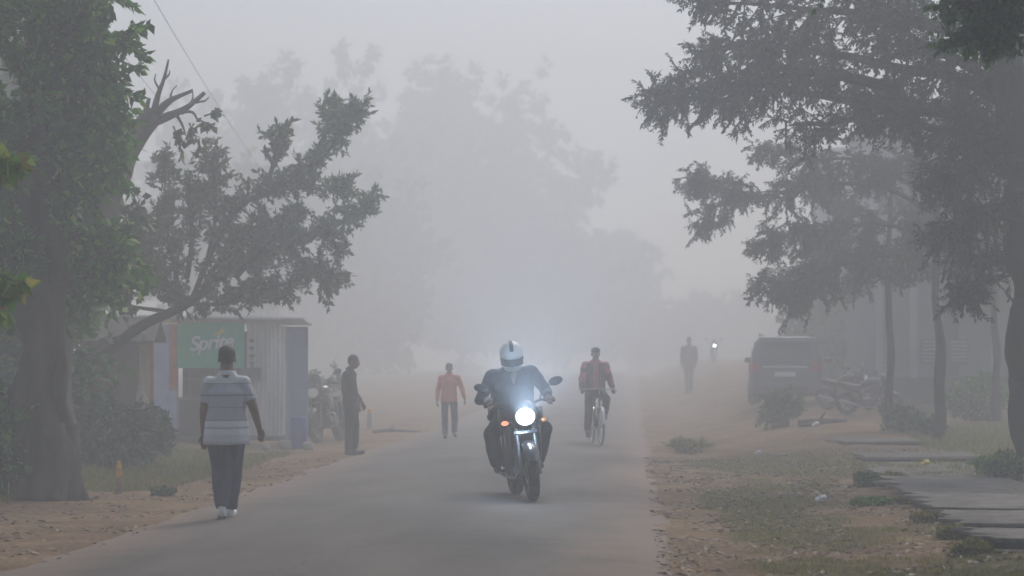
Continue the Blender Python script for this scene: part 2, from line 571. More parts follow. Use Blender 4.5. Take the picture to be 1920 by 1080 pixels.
def make_ground():
    xs = steps(-62, -16, 3.0) + steps(-16, -5.2, 0.3) + steps(-5.2, 0.9, 0.18) + steps(0.9, 9, 0.22) + steps(9, 16, 0.6) + steps(16, 63, 3.0)
    ys = steps(-3, 12, 1.5) + steps(12, 48, 0.28) + steps(48, 80, 0.6) + steps(80, 212, 3.0) + [212]
    vs, gm = [], []
    for y in ys:
        for x in xs:
            vs.append((x, y, tz(x, y) - (0.004 if abs(x - RXC) > RHW + 0.3 else 0.05 if abs(x - RXC) < RHW - 0.25 else 0.006)))
            gm.append(gmask(x, y))
    nx = len(xs)
    fs = [(j * nx + i, j * nx + i + 1, (j + 1) * nx + i + 1, (j + 1) * nx + i) for j in range(len(ys) - 1) for i in range(nx - 1)]
    me = bpy.data.meshes.new('ground')
    me.from_pydata(vs, [], fs)
    at = me.attributes.new('grassy', 'FLOAT', 'POINT')
    at.data.foreach_set('value', gm)
    me.polygons.foreach_set('use_smooth', [True] * len(fs))
    o = bpy.data.objects.new('ground', me)
    C.objects.link(o)
    tag(o, kind='structure')
    m = bpy.data.materials.new('dirt_and_thin_grass')
    m.use_nodes = True
    n, l = m.node_tree.nodes, m.node_tree.links
    b = n["Principled BSDF"]
    b.inputs["Roughness"].default_value = 0.95
    b.inputs["Specular IOR Level"].default_value = 0.2
    tc = n.new("ShaderNodeTexCoord")

    def nz(scale, det=6, sx=1, sy=1):
        mp = n.new("ShaderNodeMapping")
        mp.inputs["Scale"].default_value = (sx, sy, 1)
        l.new(tc.outputs["Object"], mp.inputs[0])
        t = n.new("ShaderNodeTexNoise")
        t.inputs["Scale"].default_value = scale
        t.inputs["Detail"].default_value = det
        l.new(mp.outputs[0], t.inputs["Vector"])
        return t.outputs[0]

    def ramp(src, stops):
        r_ = n.new("ShaderNodeValToRGB")
        e = r_.color_ramp.elements
        while len(e) < len(stops):
            e.new(0.5)
        for q, (p, c) in zip(e, stops):
            q.position = p
            q.color = (*c, 1)
        l.new(src, r_.inputs[0])
        return r_.outputs[0]

    def mix(f, a, b_, mode='MIX'):
        q = n.new("ShaderNodeMix")
        q.data_type = 'RGBA'
        q.blend_type = mode
        if isinstance(f, float):
            q.inputs[0].default_value = f
        else:
            l.new(f, q.inputs[0])
        l.new(a, q.inputs[6])
        l.new(b_, q.inputs[7])
        return q.outputs[2]
    dirt = ramp(nz(0.9, 8), [(0.3, (0.16, 0.092, 0.045)), (0.5, (0.27, 0.168, 0.085)), (0.7, (0.37, 0.25, 0.135))])
    dirt2 = ramp(nz(9, 8), [(0.35, (0.34, 0.30, 0.28)), (0.60, (1.0, 1.0, 1.0))])
    dirt = mix(0.6, dirt, dirt2, 'MULTIPLY')
    grs = ramp(nz(5, 8), [(0.3, (0.055, 0.045, 0.016)), (0.5, (0.12, 0.10, 0.034)), (0.7, (0.21, 0.17, 0.06))])
    av = n.new("ShaderNodeAttribute")
    av.attribute_name = 'grassy'
    ad = n.new("ShaderNodeMath")
    ad.operation = 'MULTIPLY_ADD'
    l.new(nz(2.4, 8), ad.inputs[0])
    ad.inputs[1].default_value = 1.1
    ad.inputs[2].default_value = -0.55
    ad2 = n.new("ShaderNodeMath")
    ad2.operation = 'ADD'
    l.new(av.outputs["Fac"], ad2.inputs[0])
    l.new(ad.outputs[0], ad2.inputs[1])
    fac = ramp(ad2.outputs[0], [(0.25, (0, 0, 0)), (0.65, (1, 1, 1))])
    col = mix(fac, dirt, grs)
    l.new(col, b.inputs["Base Color"])
    bp = n.new("ShaderNodeBump")
    bp.inputs["Strength"].default_value = 1.0
    bp.inputs["Distance"].default_value = 0.08
    l.new(nz(14, 8), bp.inputs["Height"])
    l.new(bp.outputs[0], b.inputs["Normal"])
    me.materials.append(m)


def make_road():
    ys = steps(-2, 60, 0.3) + steps(60, 205, 1.5)
    cols = 18
    vs = []
    for y in ys:
        wob = 0.10 * noise.noise(Vector((3, y * 0.35, 0))) + 0.09 * noise.noise(Vector((9, y * 1.3, 0)))
        wob2 = 0.12 * noise.noise(Vector((21, y * 0.3, 0))) + 0.10 * noise.noise(Vector((29, y * 1.5, 0)))
        xl, xr = RXC - RHW + wob, RXC + RHW + wob2
        for i in range(cols + 1):
            x = xl + (xr - xl) * i / cols
            vs.append((x, y, tz(x, y) + 0.012 - (0.02 if i in (0, cols) else 0)))
    n1 = cols + 1
    fs = [(j * n1 + i, j * n1 + i + 1, (j + 1) * n1 + i + 1, (j + 1) * n1 + i) for j in range(len(ys) - 1) for i in range(cols)]
    me = bpy.data.meshes.new('road')
    me.from_pydata(vs, [], fs)
    me.polygons.foreach_set('use_smooth', [True] * len(fs))
    o = bpy.data.objects.new('road', me)
    C.objects.link(o)
    tag(o, kind='structure')
    m = bpy.data.materials.new('worn_asphalt')
    m.use_nodes = True
    n, l = m.node_tree.nodes, m.node_tree.links
    b = n["Principled BSDF"]
    b.inputs["Roughness"].default_value = 0.8
    b.inputs["Specular IOR Level"].default_value = 0.3
    tc = n.new("ShaderNodeTexCoord")
    mp = n.new("ShaderNodeMapping")
    mp.inputs["Scale"].default_value = (1, 0.25, 1)
    l.new(tc.outputs["Object"], mp.inputs[0])
    t1 = n.new("ShaderNodeTexNoise"); t1.inputs["Scale"].default_value = 0.9; t1.inputs["Detail"].default_value = 8
    l.new(mp.outputs[0], t1.inputs["Vector"])
    r1 = n.new("ShaderNodeValToRGB")
    r1.color_ramp.elements[0].position = 0.3; r1.color_ramp.elements[0].color = (0.085, 0.074, 0.066, 1)
    r1.color_ramp.elements[1].position = 0.72; r1.color_ramp.elements[1].color = (0.215, 0.188, 0.162, 1)
    l.new(t1.outputs[0], r1.inputs[0])
    t2 = n.new("ShaderNodeTexNoise"); t2.inputs["Scale"].default_value = 60; t2.inputs["Detail"].default_value = 4
    l.new(tc.outputs["Object"], t2.inputs["Vector"])
    r2 = n.new("ShaderNodeValToRGB")
    r2.color_ramp.elements[0].position = 0.3; r2.color_ramp.elements[0].color = (0.72, 0.72, 0.72, 1)
    r2.color_ramp.elements[1].position = 0.7; r2.color_ramp.elements[1].color = (1, 1, 1, 1)
    l.new(t2.outputs[0], r2.inputs[0])
    q = n.new("ShaderNodeMix"); q.data_type = 'RGBA'; q.blend_type = 'MULTIPLY'; q.inputs[0].default_value = 1.0
    l.new(r1.outputs[0], q.inputs[6]); l.new(r2.outputs[0], q.inputs[7])
    vr = n.new("ShaderNodeTexVoronoi"); vr.feature = 'DISTANCE_TO_EDGE'; vr.inputs["Scale"].default_value = 0.55
    wn = n.new("ShaderNodeTexNoise"); wn.inputs["Scale"].default_value = 1.7; wn.inputs["Detail"].default_value = 6
    l.new(tc.outputs["Object"], wn.inputs["Vector"])
    wm = n.new("ShaderNodeMix"); wm.data_type = 'RGBA'; wm.blend_type = 'ADD'; wm.inputs[0].default_value = 1.4
    l.new(tc.outputs["Object"], wm.inputs[6]); l.new(wn.outputs[1], wm.inputs[7]); l.new(wm.outputs[2], vr.inputs["Vector"])
    rv_ = n.new("ShaderNodeValToRGB")
    rv_.color_ramp.elements[0].position = 0.0; rv_.color_ramp.elements[0].color = (0.45, 0.44, 0.43, 1)
    rv_.color_ramp.elements[1].position = 0.014; rv_.color_ramp.elements[1].color = (1, 1, 1, 1)
    l.new(vr.outputs["Distance"], rv_.inputs[0])
    q0 = n.new("ShaderNodeMix"); q0.data_type = 'RGBA'; q0.blend_type = 'MULTIPLY'; q0.inputs[0].default_value = 0.8
    l.new(q.outputs[2], q0.inputs[6]); l.new(rv_.outputs[0], q0.inputs[7])
    q = q0
    # dust blown in from the edges
    sx = n.new("ShaderNodeSeparateXYZ")
    l.new(tc.outputs["Object"], sx.inputs[0])
    a1 = n.new("ShaderNodeMath"); a1.operation = 'ADD'; a1.inputs[1].default_value = -RXC
    l.new(sx.outputs[0], a1.inputs[0])
    a2 = n.new("ShaderNodeMath"); a2.operation = 'ABSOLUTE'; l.new(a1.outputs[0], a2.inputs[0])
    t3 = n.new("ShaderNodeTexNoise"); t3.inputs["Scale"].default_value = 1.6; t3.inputs["Detail"].default_value = 8
    l.new(tc.outputs["Object"], t3.inputs["Vector"])
    a3 = n.new("ShaderNodeMath"); a3.operation = 'MULTIPLY_ADD'; a3.inputs[1].default_value = 1.6
    l.new(t3.outputs[0], a3.inputs[0]); l.new(a2.outputs[0], a3.inputs[2])
    r3 = n.new("ShaderNodeValToRGB")
    r3.color_ramp.elements[0].position = 0.0; r3.color_ramp.elements[0].color = (0, 0, 0, 1)
    r3.color_ramp.elements[1].position = 1.0; r3.color_ramp.elements[1].color = (1, 1, 1, 1)
    mr = n.new("ShaderNodeMapRange"); mr.inputs[1].default_value = 2.35; mr.inputs[2].default_value = 3.35; mr.inputs[4].default_value = 0.85
    l.new(a3.outputs[0], mr.inputs[0])
    q2 = n.new("ShaderNodeMix"); q2.data_type = 'RGBA'
    l.new(mr.outputs[0], q2.inputs[0]); l.new(q.outputs[2], q2.inputs[6]); q2.inputs[7].default_value = (0.27, 0.185, 0.135, 1)
    l.new(q2.outputs[2], b.inputs["Base Color"])
    bp = n.new("ShaderNodeBump"); bp.inputs["Strength"].default_value = 0.5; bp.inputs["Distance"].default_value = 0.01
    l.new(t2.outputs[0], bp.inputs["Height"]); l.new(bp.outputs[0], b.inputs["Normal"])
    me.materials.append(m)


make_ground()
make_road()

# ------------------------------------------------------------------ haze
HZ_T = 28.5
hb = MB().box((0, 107, (HZ_T - 1.2) / 2), (134, 226, HZ_T + 1.2))
haze = hb.build('haze', None, None, smooth_=False)
tag(haze, kind='stuff')
hm = bpy.data.materials.new('fog')
hm.use_nodes = True
hn, hl = hm.node_tree.nodes, hm.node_tree.links
hn.clear()
pv = hn.new("ShaderNodeVolumePrincipled")
pv.inputs["Color"].default_value = (0.938, 0.942, 0.948, 1)
pv.inputs["Density"].default_value = 0.0150
pv.inputs["Anisotropy"].default_value = 0.35
ho = hn.new("ShaderNodeOutputMaterial")
hl.new(pv.outputs[0], ho.inputs["Volume"])
haze.data.materials.append(hm)


# ------------------------------------------------------------------ trees and plants
def bez(pts, n):
    """smooth curve through the points (Catmull-Rom)"""
    P = [Vector(p) for p in pts]
    P = [P[0] * 2 - P[1]] + P + [P[-1] * 2 - P[-2]]
    out = []
    seg = len(P) - 3
    for k in range(n + 1):
        u = k / n * seg
        i = min(int(u), seg - 1)
        t = u - i
        a, b, c, d = P[i], P[i + 1], P[i + 2], P[i + 3]
        out.append(0.5 * ((2 * b) + (c - a) * t + (2 * a - 5 * b + 4 * c - d) * t * t + (3 * b - a - 3 * c + d) * t ** 3))
    return out


class Tree:
    """limbs + twigs in one woody mesh, leaves in another"""
    def __init__(self, base, seed, leaf=(0.13, 0.045), droop=0.4, spacing=0.045, jit=1.0):
        self.base = Vector(base)
        self.rng = random.Random(seed)
        self.np = np.random.default_rng(seed)
        self.wood = MB()
        self.twigs = MB()
        self.L0, self.LD = [], []
        self.leaf, self.droop, self.spacing, self.jit = leaf, droop, spacing, jit

    def limb(self, pts, r0, r1, n=None, sides=9, rough=0.12):
        c = bez(pts, n or max(6, 5 * (len(pts) - 1)))
        m = len(c)
        rs = []
        for i, p in enumerate(c):
            r = r0 + (r1 - r0) * (i / (m - 1)) ** 0.8
            r *= 1 + rough * noise.noise(p * 2.5)
            rs.append(r)
            if 0 < i:
                c[i] = p + Vector((noise.noise(p * 1.3), noise.noise(p * 1.3 + Vector((5, 5, 5))), noise.noise(p * 1.3 + Vector((9, 1, 5))))) * r * 1.0 * self.jit
        self.wood.tube([q - self.base for q in c], rs, sides)
        return c

    def rv(self):
        while True:
            v = Vector((self.rng.uniform(-1, 1), self.rng.uniform(-1, 1), self.rng.uniform(-1, 1)))
            if 0.05 < v.length < 1:
                return v.normalized()

    def leaves_on(self, a, d, L, dens=1.0):
        """leaves along a twig that starts at a, runs along d for L and droops"""
        n = max(3, int(L / self.spacing * dens))
        g = self.droop
        p = Vector(a)
        st = L / n
        dd = Vector(d)
        ts = [p.copy()]
        pin = getattr(self, 'pinnate', False)
        fs_ = self.rv()
        for k in range(n):
            dd = (dd + Vector((0, 0, -g * st * (3.0 if pin else 1.2))) + self.rv() * (0.04 if pin else 0.10)).normalized()
            p = p + dd * st
            ts.append(p.copy())
            side = fs_ if pin else self.rv()
            side = (side - dd * side.dot(dd))
            if pin:
                side = side.normalized() + self.rv() * 0.15
            for s in (1, -1):
                if self.rng.random() < 0.12:
                    continue
                ld = (dd * self.rng.uniform(0.2, 0.9) + side * s * self.rng.uniform(0.5, 1.0) + self.rv() * 0.35 + Vector((0, 0, -g * self.rng.uniform(0.2, 1.1)))).normalized()
                self.L0.append(tuple(p - self.base))
                self.LD.append(tuple(ld))
        step = max(1, n // 4)
        q = ts[::step]
        if len(q) > 1:
            self.twigs.tube([x - self.base for x in q], [0.008 - 0.005 * i / len(q) for i in range(len(q))], 3, cap=False)

    def foliage(self, curve, t0=0.2, n=30, length=(0.4, 0.9), spread=1.0, up=0.2, along=0.5, sub=3, dens=1.0, thick=None):
        """twigs with leaves growing all along a curve"""
        m = len(curve) - 1
        for k in range(n):
            t = t0 + (1 - t0) * (self.rng.random() ** 0.85)
            u = t * m
            i = min(int(u), m - 1)
            p = curve[i].lerp(curve[i + 1], u - i)
            tan = (curve[i + 1] - curve[i]).normalized()
            if thick:
                p = p + Vector([max(-1.5, min(1.5, self.rng.gauss(0, 1))) * q_ for q_ in thick])
            d = (tan * along + self.rv() * spread + Vector((0, 0, up))).normalized()
            L = self.rng.uniform(*length) * (1.0 if t < 0.8 else 0.8)
            q = [p + d * L * s / 3 + Vector((0, 0, -self.droop * 0.25 * L * (s / 3) ** 2)) for s in range(4)]
            self.twigs.tube([x - self.base for x in q], [0.016, 0.012, 0.008, 0.005], 4, cap=False)
            for s in range(sub):
                a = q[1].lerp(q[3], s / max(1, sub - 1)) if sub > 1 else q[2]
                dd = (d * 0.6 + self.rv() * 0.9).normalized()
                self.leaves_on(a, dd, L * self.rng.uniform(0.35, 0.7), dens)
            self.leaves_on(q[1], (q[3] - q[1]).normalized(), L * 0.8, dens)

    def finish(self, name, label, cat, woodm, leafm, group=None, crown='crown'):
        t = thing(name, label, cat, self.base, 0, group)
        fw = getattr(self, 'furrow', 0)
        if fw:
            w = []
            for x, y, z in self.wood.v:
                d = noise.noise(Vector((x * 16, y * 16, z * 2))) + .5 * noise.noise(Vector((x * 36, y * 36, z * 5)))
                w.append((x + d * fw, y + d * fw * noise.noise(Vector((x * 5, y * 5, z))), z))
            self.wood.v = w
        self.wood.add(self.twigs.v, self.twigs.f)
        self.wood.build('trunk', woodm, t, fix=False)
        if self.L0:
            P = np.array(self.L0)
            D = np.array(self.LD)
            n = len(P)
            ll = self.leaf[0] * self.np.uniform(0.6, 1.25, (n, 1))
            lw = self.leaf[1] * self.np.uniform(0.7, 1.2, (n, 1))
            rnd = self.np.normal(size=(n, 3)) + np.array([0, 0, 0.0])
            S = np.cross(D, rnd)
            S /= np.linalg.norm(S, axis=1, keepdims=True) + 1e-9
            N = np.cross(S, D)
            a = P
            tip = P + D * ll + N * (-0.12) * ll
            mid = P + D * ll * 0.45 + N * 0.06 * ll
            V = np.stack([a, mid - S * lw, tip, mid + S * lw], axis=1)
            raw_mesh(crown, V, 4, leafm, t)
        return t


def P3(px, py, D):
    return px3(px, py, D)


# -- left: the big trunk at the roadside
def left_big_tree():
    base, D = gp(88, 936)
    T = Tree(base - Vector((0, 0, 0.1)), 3, leaf=(0.15, 0.042), droop=0.45, spacing=0.05)
    T.furrow = 0.028
    T.limb([base - Vector((0, 0, .15)), P3(84, 860, D), P3(80, 740, D), P3(74, 600, D), P3(60, 420, D + .3), P3(70, 240, D + .5), P3(90, 60, D + .7)], 0.31, 0.16, n=70, sides=48, rough=0.35)
    for a, dx in ((0.3, 0.26), (2.2, 0.24), (3.6, 0.26), (5.2, .24)):       # root flares
        e = base + Vector((math.cos(a) * 0.48, math.sin(a) * 0.45, -0.08))
        T.limb([base + Vector((math.cos(a) * .22, math.sin(a) * .22, 0.85)), base + Vector((math.cos(a) * dx, math.sin(a) * dx, 0.3)), e], 0.16, 0.05, n=8)
    # a second narrow stem fused to the right of the trunk
    T.limb([base + Vector((0.24, .05, -.05)), P3(118, 800, D), P3(110, 660, D), P3(112, 520, D), P3(130, 380, D)], 0.15, 0.10, n=16, sides=10, rough=0.3)
    for (x0, y0), path, n in [
        ((70, 250), [(130, 170), (170, 100), (205, 60)], 55),
        ((70, 300), [(130, 240), (170, 200), (215, 185)], 60),
        ((66, 380), [(110, 340), (145, 320), (175, 300)], 60),
        ((80, 120), [(130, 30), (160, -30), (190, -50)], 60),
        ((66, 420), [(120, 440), (170, 460), (215, 470)], 55),
        ((76, 520), [(120, 500), (160, 520), (190, 560)], 45),
        ((64, 400), [(30, 380), (0, 360), (-40, 350)], 45),
        ((70, 200), [(30, 120), (0, 60), (-30, 0)], 50),
        ((80, 80), [(60, 20), (40, -40), (10, -80)], 45),
        ((66, 440), [(30, 470), (0, 490), (-40, 500)], 60),
        ((72, 560), [(40, 540), (15, 545), (-20, 560)], 30),
        ((72, 260), [(100, 200), (110, 120), (120, 40)], 60),
        ((66, 330), [(20, 260), (-10, 220), (-40, 200)], 45),
    ]:
        dd = T.rng.uniform(-1.0, 2.2)
        pts = [P3(x0, y0, D + .3)] + [P3(x, y, D + .3 + dd * (i + 1) / 3) for i, (x, y) in enumerate(path)]
        c = T.limb(pts, 0.075, 0.015)
        T.foliage(c, 0.15, int(n * 0.8), (0.2, 0.5), spread=1.0, up=0.1, along=0.35, sub=3, thick=(0.09, 0.3, 0.09))
    T.finish('roadside_tree', 'big old tree with the thickest trunk, on the left verge beside the yellow post', 'tree', MT['bark'], MT['leaf_deep'])


def left_near_leaves():
    """tree just outside the left edge whose nearest twigs hang into the view"""
    b = gx(-230, 20)
    T = Tree(b, 41, leaf=(0.17, 0.055), droop=0.7, spacing=0.06)
    T.limb([b - Vector((0, 0, .1)), b + Vector((0.05, 0, 1.5)), b + Vector((0.0, .1, 3.0)), b + Vector((0.2, 0, 4.4))], 0.17, 0.08, n=14)
    top = b + Vector((0, .1, 2.4))
    for path, n in [([(-120, 330), (-40, 300), (30, 300)], 5), ([(-120, 480), (-60, 500), (10, 520)], 5), ([(-100, 600), (-60, 570), (-20, 560)], 4)]:
        pts = [top] + [P3(x, y, 20) for x, y in path]
        c = T.limb(pts, 0.04, 0.008)
        T.foliage(c, 0.8, n, (0.12, 0.22), spread=0.7, up=0.0, along=0.7, sub=1, dens=0.8)
    for k in range(16):  # crown out of view, added to shade the fog near the camera
        a = 2 * PI * k / 16
        tip = b + Vector((math.cos(a) * 2.2 - 1.6, math.sin(a) * 5.0 - 5.0, 4.8 + 2.6 * T.rng.random()))
        c = T.limb([b + Vector((0.2, 0, 4.2)), b.lerp(tip, .5) + Vector((0, 0, 2.6)), tip], 0.07, 0.02)
        T.leaf = (0.17, 0.055)
        T.foliage(c, 0.3, 20, (0.4, 0.9), spread=1.0, up=0.1, along=0.2, sub=3, thick=(.3, .6, .4))
    T.finish('leafy_sapling', 'young tree at the left edge with bright yellow green leaf sprays nearest the viewer', 'tree', MT['bark_pale'], MT['leaf_bright'])


def left_pruned_tree():
    D = 33.5
    b = gx(105, D)
    T = Tree(b, 8, leaf=(0.14, 0.045), droop=0.5, spacing=0.055)
    T.limb([b - Vector((0, 0, .1)), P3(102, 700, D), P3(140, 540, D), P3(182, 430, D), P3(208, 345, D), P3(250, 268, D), P3(298, 218, D)], 0.24, 0.13, n=32, sides=14, rough=0.3)
    T.limb([P3(285, 232, D), P3(318, 222, D), P3(352, 205, D), P3(385, 174, D)], 0.085, 0.026, n=10)
    T.limb([P3(288, 228, D), P3(296, 180, D), P3(306, 150, D), P3(315, 112, D)], 0.055, 0.014, n=8)
    T.limb([P3(292, 222, D), P3(315, 195, D), P3(335, 182, D), P3(362, 170, D)], 0.065, 0.022, n=8)
    T.limb([P3(265, 250, D), P3(275, 205, D), P3(280, 185, D)], 0.05, 0.025, n=6)
    T.limb([P3(340, 212, D), P3(362, 212, D), P3(372, 228, D)], 0.03, 0.012, n=6)
    for a_, b_, c_ in (((352, 203), (362, 185), (360, 166)), ((300, 170), (290, 152), (292, 138)), ((318, 196), (322, 172), (332, 160)), ((368, 192), (384, 190), (392, 182)), ((268, 245), (262, 225), (252, 214)), ((306, 150), (316, 140), (318, 132))):
        T.limb([P3(*a_, D), P3(*b_, D), P3(*c_, D)], 0.022, 0.006, n=5, sides=6)
    for pts, n in [([(212, 330), (190, 270), (180, 210)], 26), ([(215, 380), (250, 400), (262, 430)], 24), ([(205, 430), (240, 470), (280, 500)], 26),
                   ([(195, 520), (230, 540), (250, 560)], 18), ([(330, 215), (342, 235), (348, 255)], 7), ([(372, 228), (375, 225), (378, 222)], 3),
                   ([(200, 420), (170, 380), (150, 340)], 26)]:
        c = T.limb([P3(x, y, D + 0.2) for x, y in pts], 0.03, 0.01, n=6)
        T.foliage(c, 0.2, int(n*.7), (0.12, 0.34), spread=1.0, up=0.05, along=0.3, sub=2, thick=(.05, .15, .05))
    T.finish('pruned_tree', 'leaning tree with bare sawn off forked limb ends rising clear of the leaves', 'tree', MT['bark_pale'], MT['leaf_grey'])


def left_spreading_tree():
    D = 38.0
    b = gx(112, D)
    T = Tree(b, 15, leaf=(0.115, 0.028), droop=0.1, spacing=0.036)
    T.limb([b - Vector((0, 0, .1)), P3(128, 760, D), P3(150, 690, D), P3(215, 652, D), P3(270, 612, D), P3(325, 588, D), P3(380, 545, D), P3(430, 500, D)], 0.11, 0.07, n=34, sides=10, rough=0.2)
    T.limb([P3(325, 590, D), P3(290, 582, D), P3(255, 575, D), P3(222, 566, D)], 0.04, 0.02, n=8)
    limbs = [
        ([(400, 530), (450, 500), (520, 470), (600, 440), (650, 410), (692, 376)], 150, 0.0),
        ([(360, 560), (400, 470), (440, 400), (500, 360), (560, 345), (655, 352)], 150, 0.2),
        ([(520, 352), (560, 320), (600, 300), (630, 262), (655, 225), (678, 206)], 75, 0.25),
        ([(585, 305), (605, 260), (625, 225), (630, 196)], 32, 0.3),
        ([(500, 355), (512, 310), (520, 270), (522, 238)], 34, 0.25),
        ([(340, 570), (320, 480), (310, 400), (308, 300)], 85, 0.2),
        ([(390, 500), (402, 420), (402, 350), (400, 280)], 60, 0.35),
        ([(350, 520), (360, 450), (356, 390), (352, 345)], 50, 0.2),
        ([(420, 540), (480, 540), (540, 530), (600, 510), (640, 525)], 70, 0.2),
        ([(540, 460), (570, 490), (600, 510), (618, 540)], 30, 0.2),
        ([(360, 560), (300, 540), (260, 500), (250, 440)], 80, 0.1),
        ([(420, 540), (460, 560), (500, 566), (540, 560)], 26, 0.3),
        ([(300, 560), (350, 570), (420, 566), (470, 560)], 60, 0.1),
        ([(440, 520), (480, 480), (520, 440), (560, 410)], 80, 0.2),
        ([(330, 570), (300, 520), (270, 470), (262, 420)], 70, 0.2),
        ([(380, 540), (420, 480), (450, 450), (500, 420)], 80, 0.2),
        ([(600, 440), (630, 460), (625, 480)], 16, 0.2),
    ]
    for path, n, t0 in limbs:
        dd = T.rng.uniform(-1.2, 1.2)
        pts = [P3(x, y, D + dd * i / len(path)) for i, (x, y) in enumerate(path)]
        c = T.limb(pts, 0.05, 0.010, n=5 * len(path))
        T.foliage(c, t0, int(n * 0.78), (0.11, 0.29), spread=0.8, up=0.35, along=0.45, sub=2, thick=(.035, .14, .035))
    T.finish('spreading_tree', 'low slanting tree whose leafy boughs reach out over the green fronted shop', 'tree', MT['bark_dark'], MT['leaf_grey'])


left_big_tree()
left_near_leaves()
left_pruned_tree()
left_spreading_tree()


# -- right: trees over the verge
def right_big_tree():
    D = 32.0
    b = gx(1938, D)
    T = Tree(b, 23, leaf=(0.075, 0.017), droop=0.75, spacing=0.026)
    T.pinnate = True
    T.furrow = 0.025
    T.limb([b - Vector((0, 0, .15)), P3(1937, 780, D), P3(1935, 640, D), P3(1930, 500, D), P3(1925, 340, D), P3(1905, 180, D), P3(1890, 0, D)], 0.36, 0.20, n=60, sides=40, rough=0.3)
    limbs = [
        ([(1905, 250), (1760, 215), (1600, 190), (1430, 160), (1310, 165), (1222, 178)], 210, 0.12),
        ([(1900, 190), (1760, 140), (1620, 110), (1480, 90), (1390, 80), (1310, 100)], 190, 0.10),
        ([(1895, 90), (1760, 50), (1640, 30), (1540, 20), (1440, 10), (1305, 2)], 170, 0.12),
        ([(1900, 170), (1780, 110), (1700, 60), (1640, -10)], 110, 0.10),
        ([(1905, 300), (1820, 260), (1740, 240), (1660, 210), (1560, 230), (1480, 235)], 130, 0.1),
        ([(1910, 330), (1860, 300), (1800, 330), (1740, 340)], 90, 0.1),
        ([(1900, 150), (1870, 60), (1840, -30)], 90, 0.1),
        ([(1915, 400), (1870, 390), (1820, 410), (1780, 440)], 90, 0.1),
        ([(1918, 430), (1950, 380), (1990, 340)], 60, 0.1),
        ([(1905, 260), (1950, 200), (2000, 150)], 60, 0.1),
        ([(1915, 350), (1890, 300), (1850, 230), (1810, 190)], 90, 0.1),
        ([(1918, 470), (1880, 480), (1850, 500), (1830, 530)], 45, 0.1),
        ([(1690, 170), (1560, 140), (1450, 150), (1350, 190)], 90, 0.1),
    ]
    for path, n, t0 in limbs:
        dd = T.rng.uniform(-1.0, 3.0)
        pts = [P3(x, y, D + dd * i / len(path)) for i, (x, y) in enumerate(path)]
        c = T.limb(pts, 0.10, 0.012, n=5 * len(path))
        T.foliage(c, t0, int(n * 0.60), (0.22, 0.56), spread=0.75, up=0.05, along=0.55, sub=4, thick=(.08, .35, .07))
    c = T.limb([P3(1915, 500, D), P3(1880, 520, D), P3(1840, 530, D), P3(1812, 548, D)], 0.03, 0.01)
    T.foliage(c, 0.7, 26, (0.15, 0.4), spread=0.8, up=-0.3, along=0.3, sub=3, thick=(.10, .1, .08))
    T.finish('feathery_tree', 'largest feathery leaved tree, its trunk filling the right edge and its boughs over the road', 'tree', MT['bark_dark'], MT['leaf_dark'])


def right_slender(px, D, r, limbs, seed, label, top=250, lean=0):
    b = gx(px, D)
    T = Tree(b, seed, leaf=(0.085, 0.019), droop=0.75, spacing=0.028)
    T.pinnate = True
    T.limb([b - Vector((0, 0, .1)), P3(px + 2, 700, D), P3(px - 2 + lean * .3, 560, D), P3(px + lean, 400, D), P3(px + 8 + lean, top, D)], r, r * 0.5, n=20, sides=10, rough=0.25)
    for path, n, t0 in limbs:
        dd = T.rng.uniform(-1.0, 1.5)
        pts = [P3(x, y, D + dd * i / len(path)) for i, (x, y) in enumerate(path)]
        c = T.limb(pts, 0.055, 0.010, n=5 * len(path))
        T.foliage(c, t0, int(n * 0.70), (0.20, 0.46), spread=0.75, up=0.0, along=0.55, sub=4, thick=(.06, .25, .06))
    T.finish('slender_tree', label, 'tree', MT['bark_dark'], MT['leaf_dark'], 'slender trees in front of the right hand building')


right_big_tree()
right_slender(1757, 43, 0.11, [
    ([(1757, 400), (1650, 350), (1520, 350), (1420, 370), (1340, 345), (1290, 335)], 150, 0.25),
    ([(1420, 368), (1360, 380), (1325, 400), (1315, 430)], 34, 0.2),
    ([(1757, 380), (1680, 330), (1600, 300), (1510, 300), (1435, 285)], 100, 0.2),
    ([(1757, 450), (1660, 420), (1560, 430), (1480, 440), (1428, 465)], 110, 0.2),
    ([(1755, 500), (1660, 480), (1580, 495), (1500, 525), (1415, 545)], 130, 0.2),
    ([(1560, 500), (1520, 530), (1490, 555), (1480, 575)], 45, 0.1),
    ([(1757, 420), (1720, 440), (1700, 480), (1680, 520)], 80, 0.1),
    ([(1757, 470), (1790, 470), (1830, 500)], 60, 0.1),
    ([(1757, 330), (1700, 300), (1660, 320), (1610, 350)], 70, 0.1),
], 31, 'slender tree with the middle one of the three thin trunks, low boughs stretching left')
right_slender(1668, 47, 0.085, [
    ([(1668, 420), (1610, 400), (1560, 380), (1540, 350)], 60, 0.1),
    ([(1668, 470), (1620, 450), (1560, 455), (1530, 470)], 60, 0.1),
    ([(1668, 500), (1640, 490), (1610, 510), (1590, 540)], 50, 0.1),
    ([(1668, 420), (1700, 390), (1740, 400)], 50, 0.1),
], 37, 'thinnest slender tree standing just right of the parked motorcycles', top=330)
right_slender(1868, 49, 0.10, [
    ([(1868, 430), (1830, 400), (1790, 380)], 60, 0.1),
    ([(1868, 470), (1880, 440), (1900, 420)], 40, 0.1),
    ([(1866, 400), (1830, 360), (1810, 320)], 50, 0.1),
], 39, 'slender tree nearest the big dark trunk at the right edge', top=300)


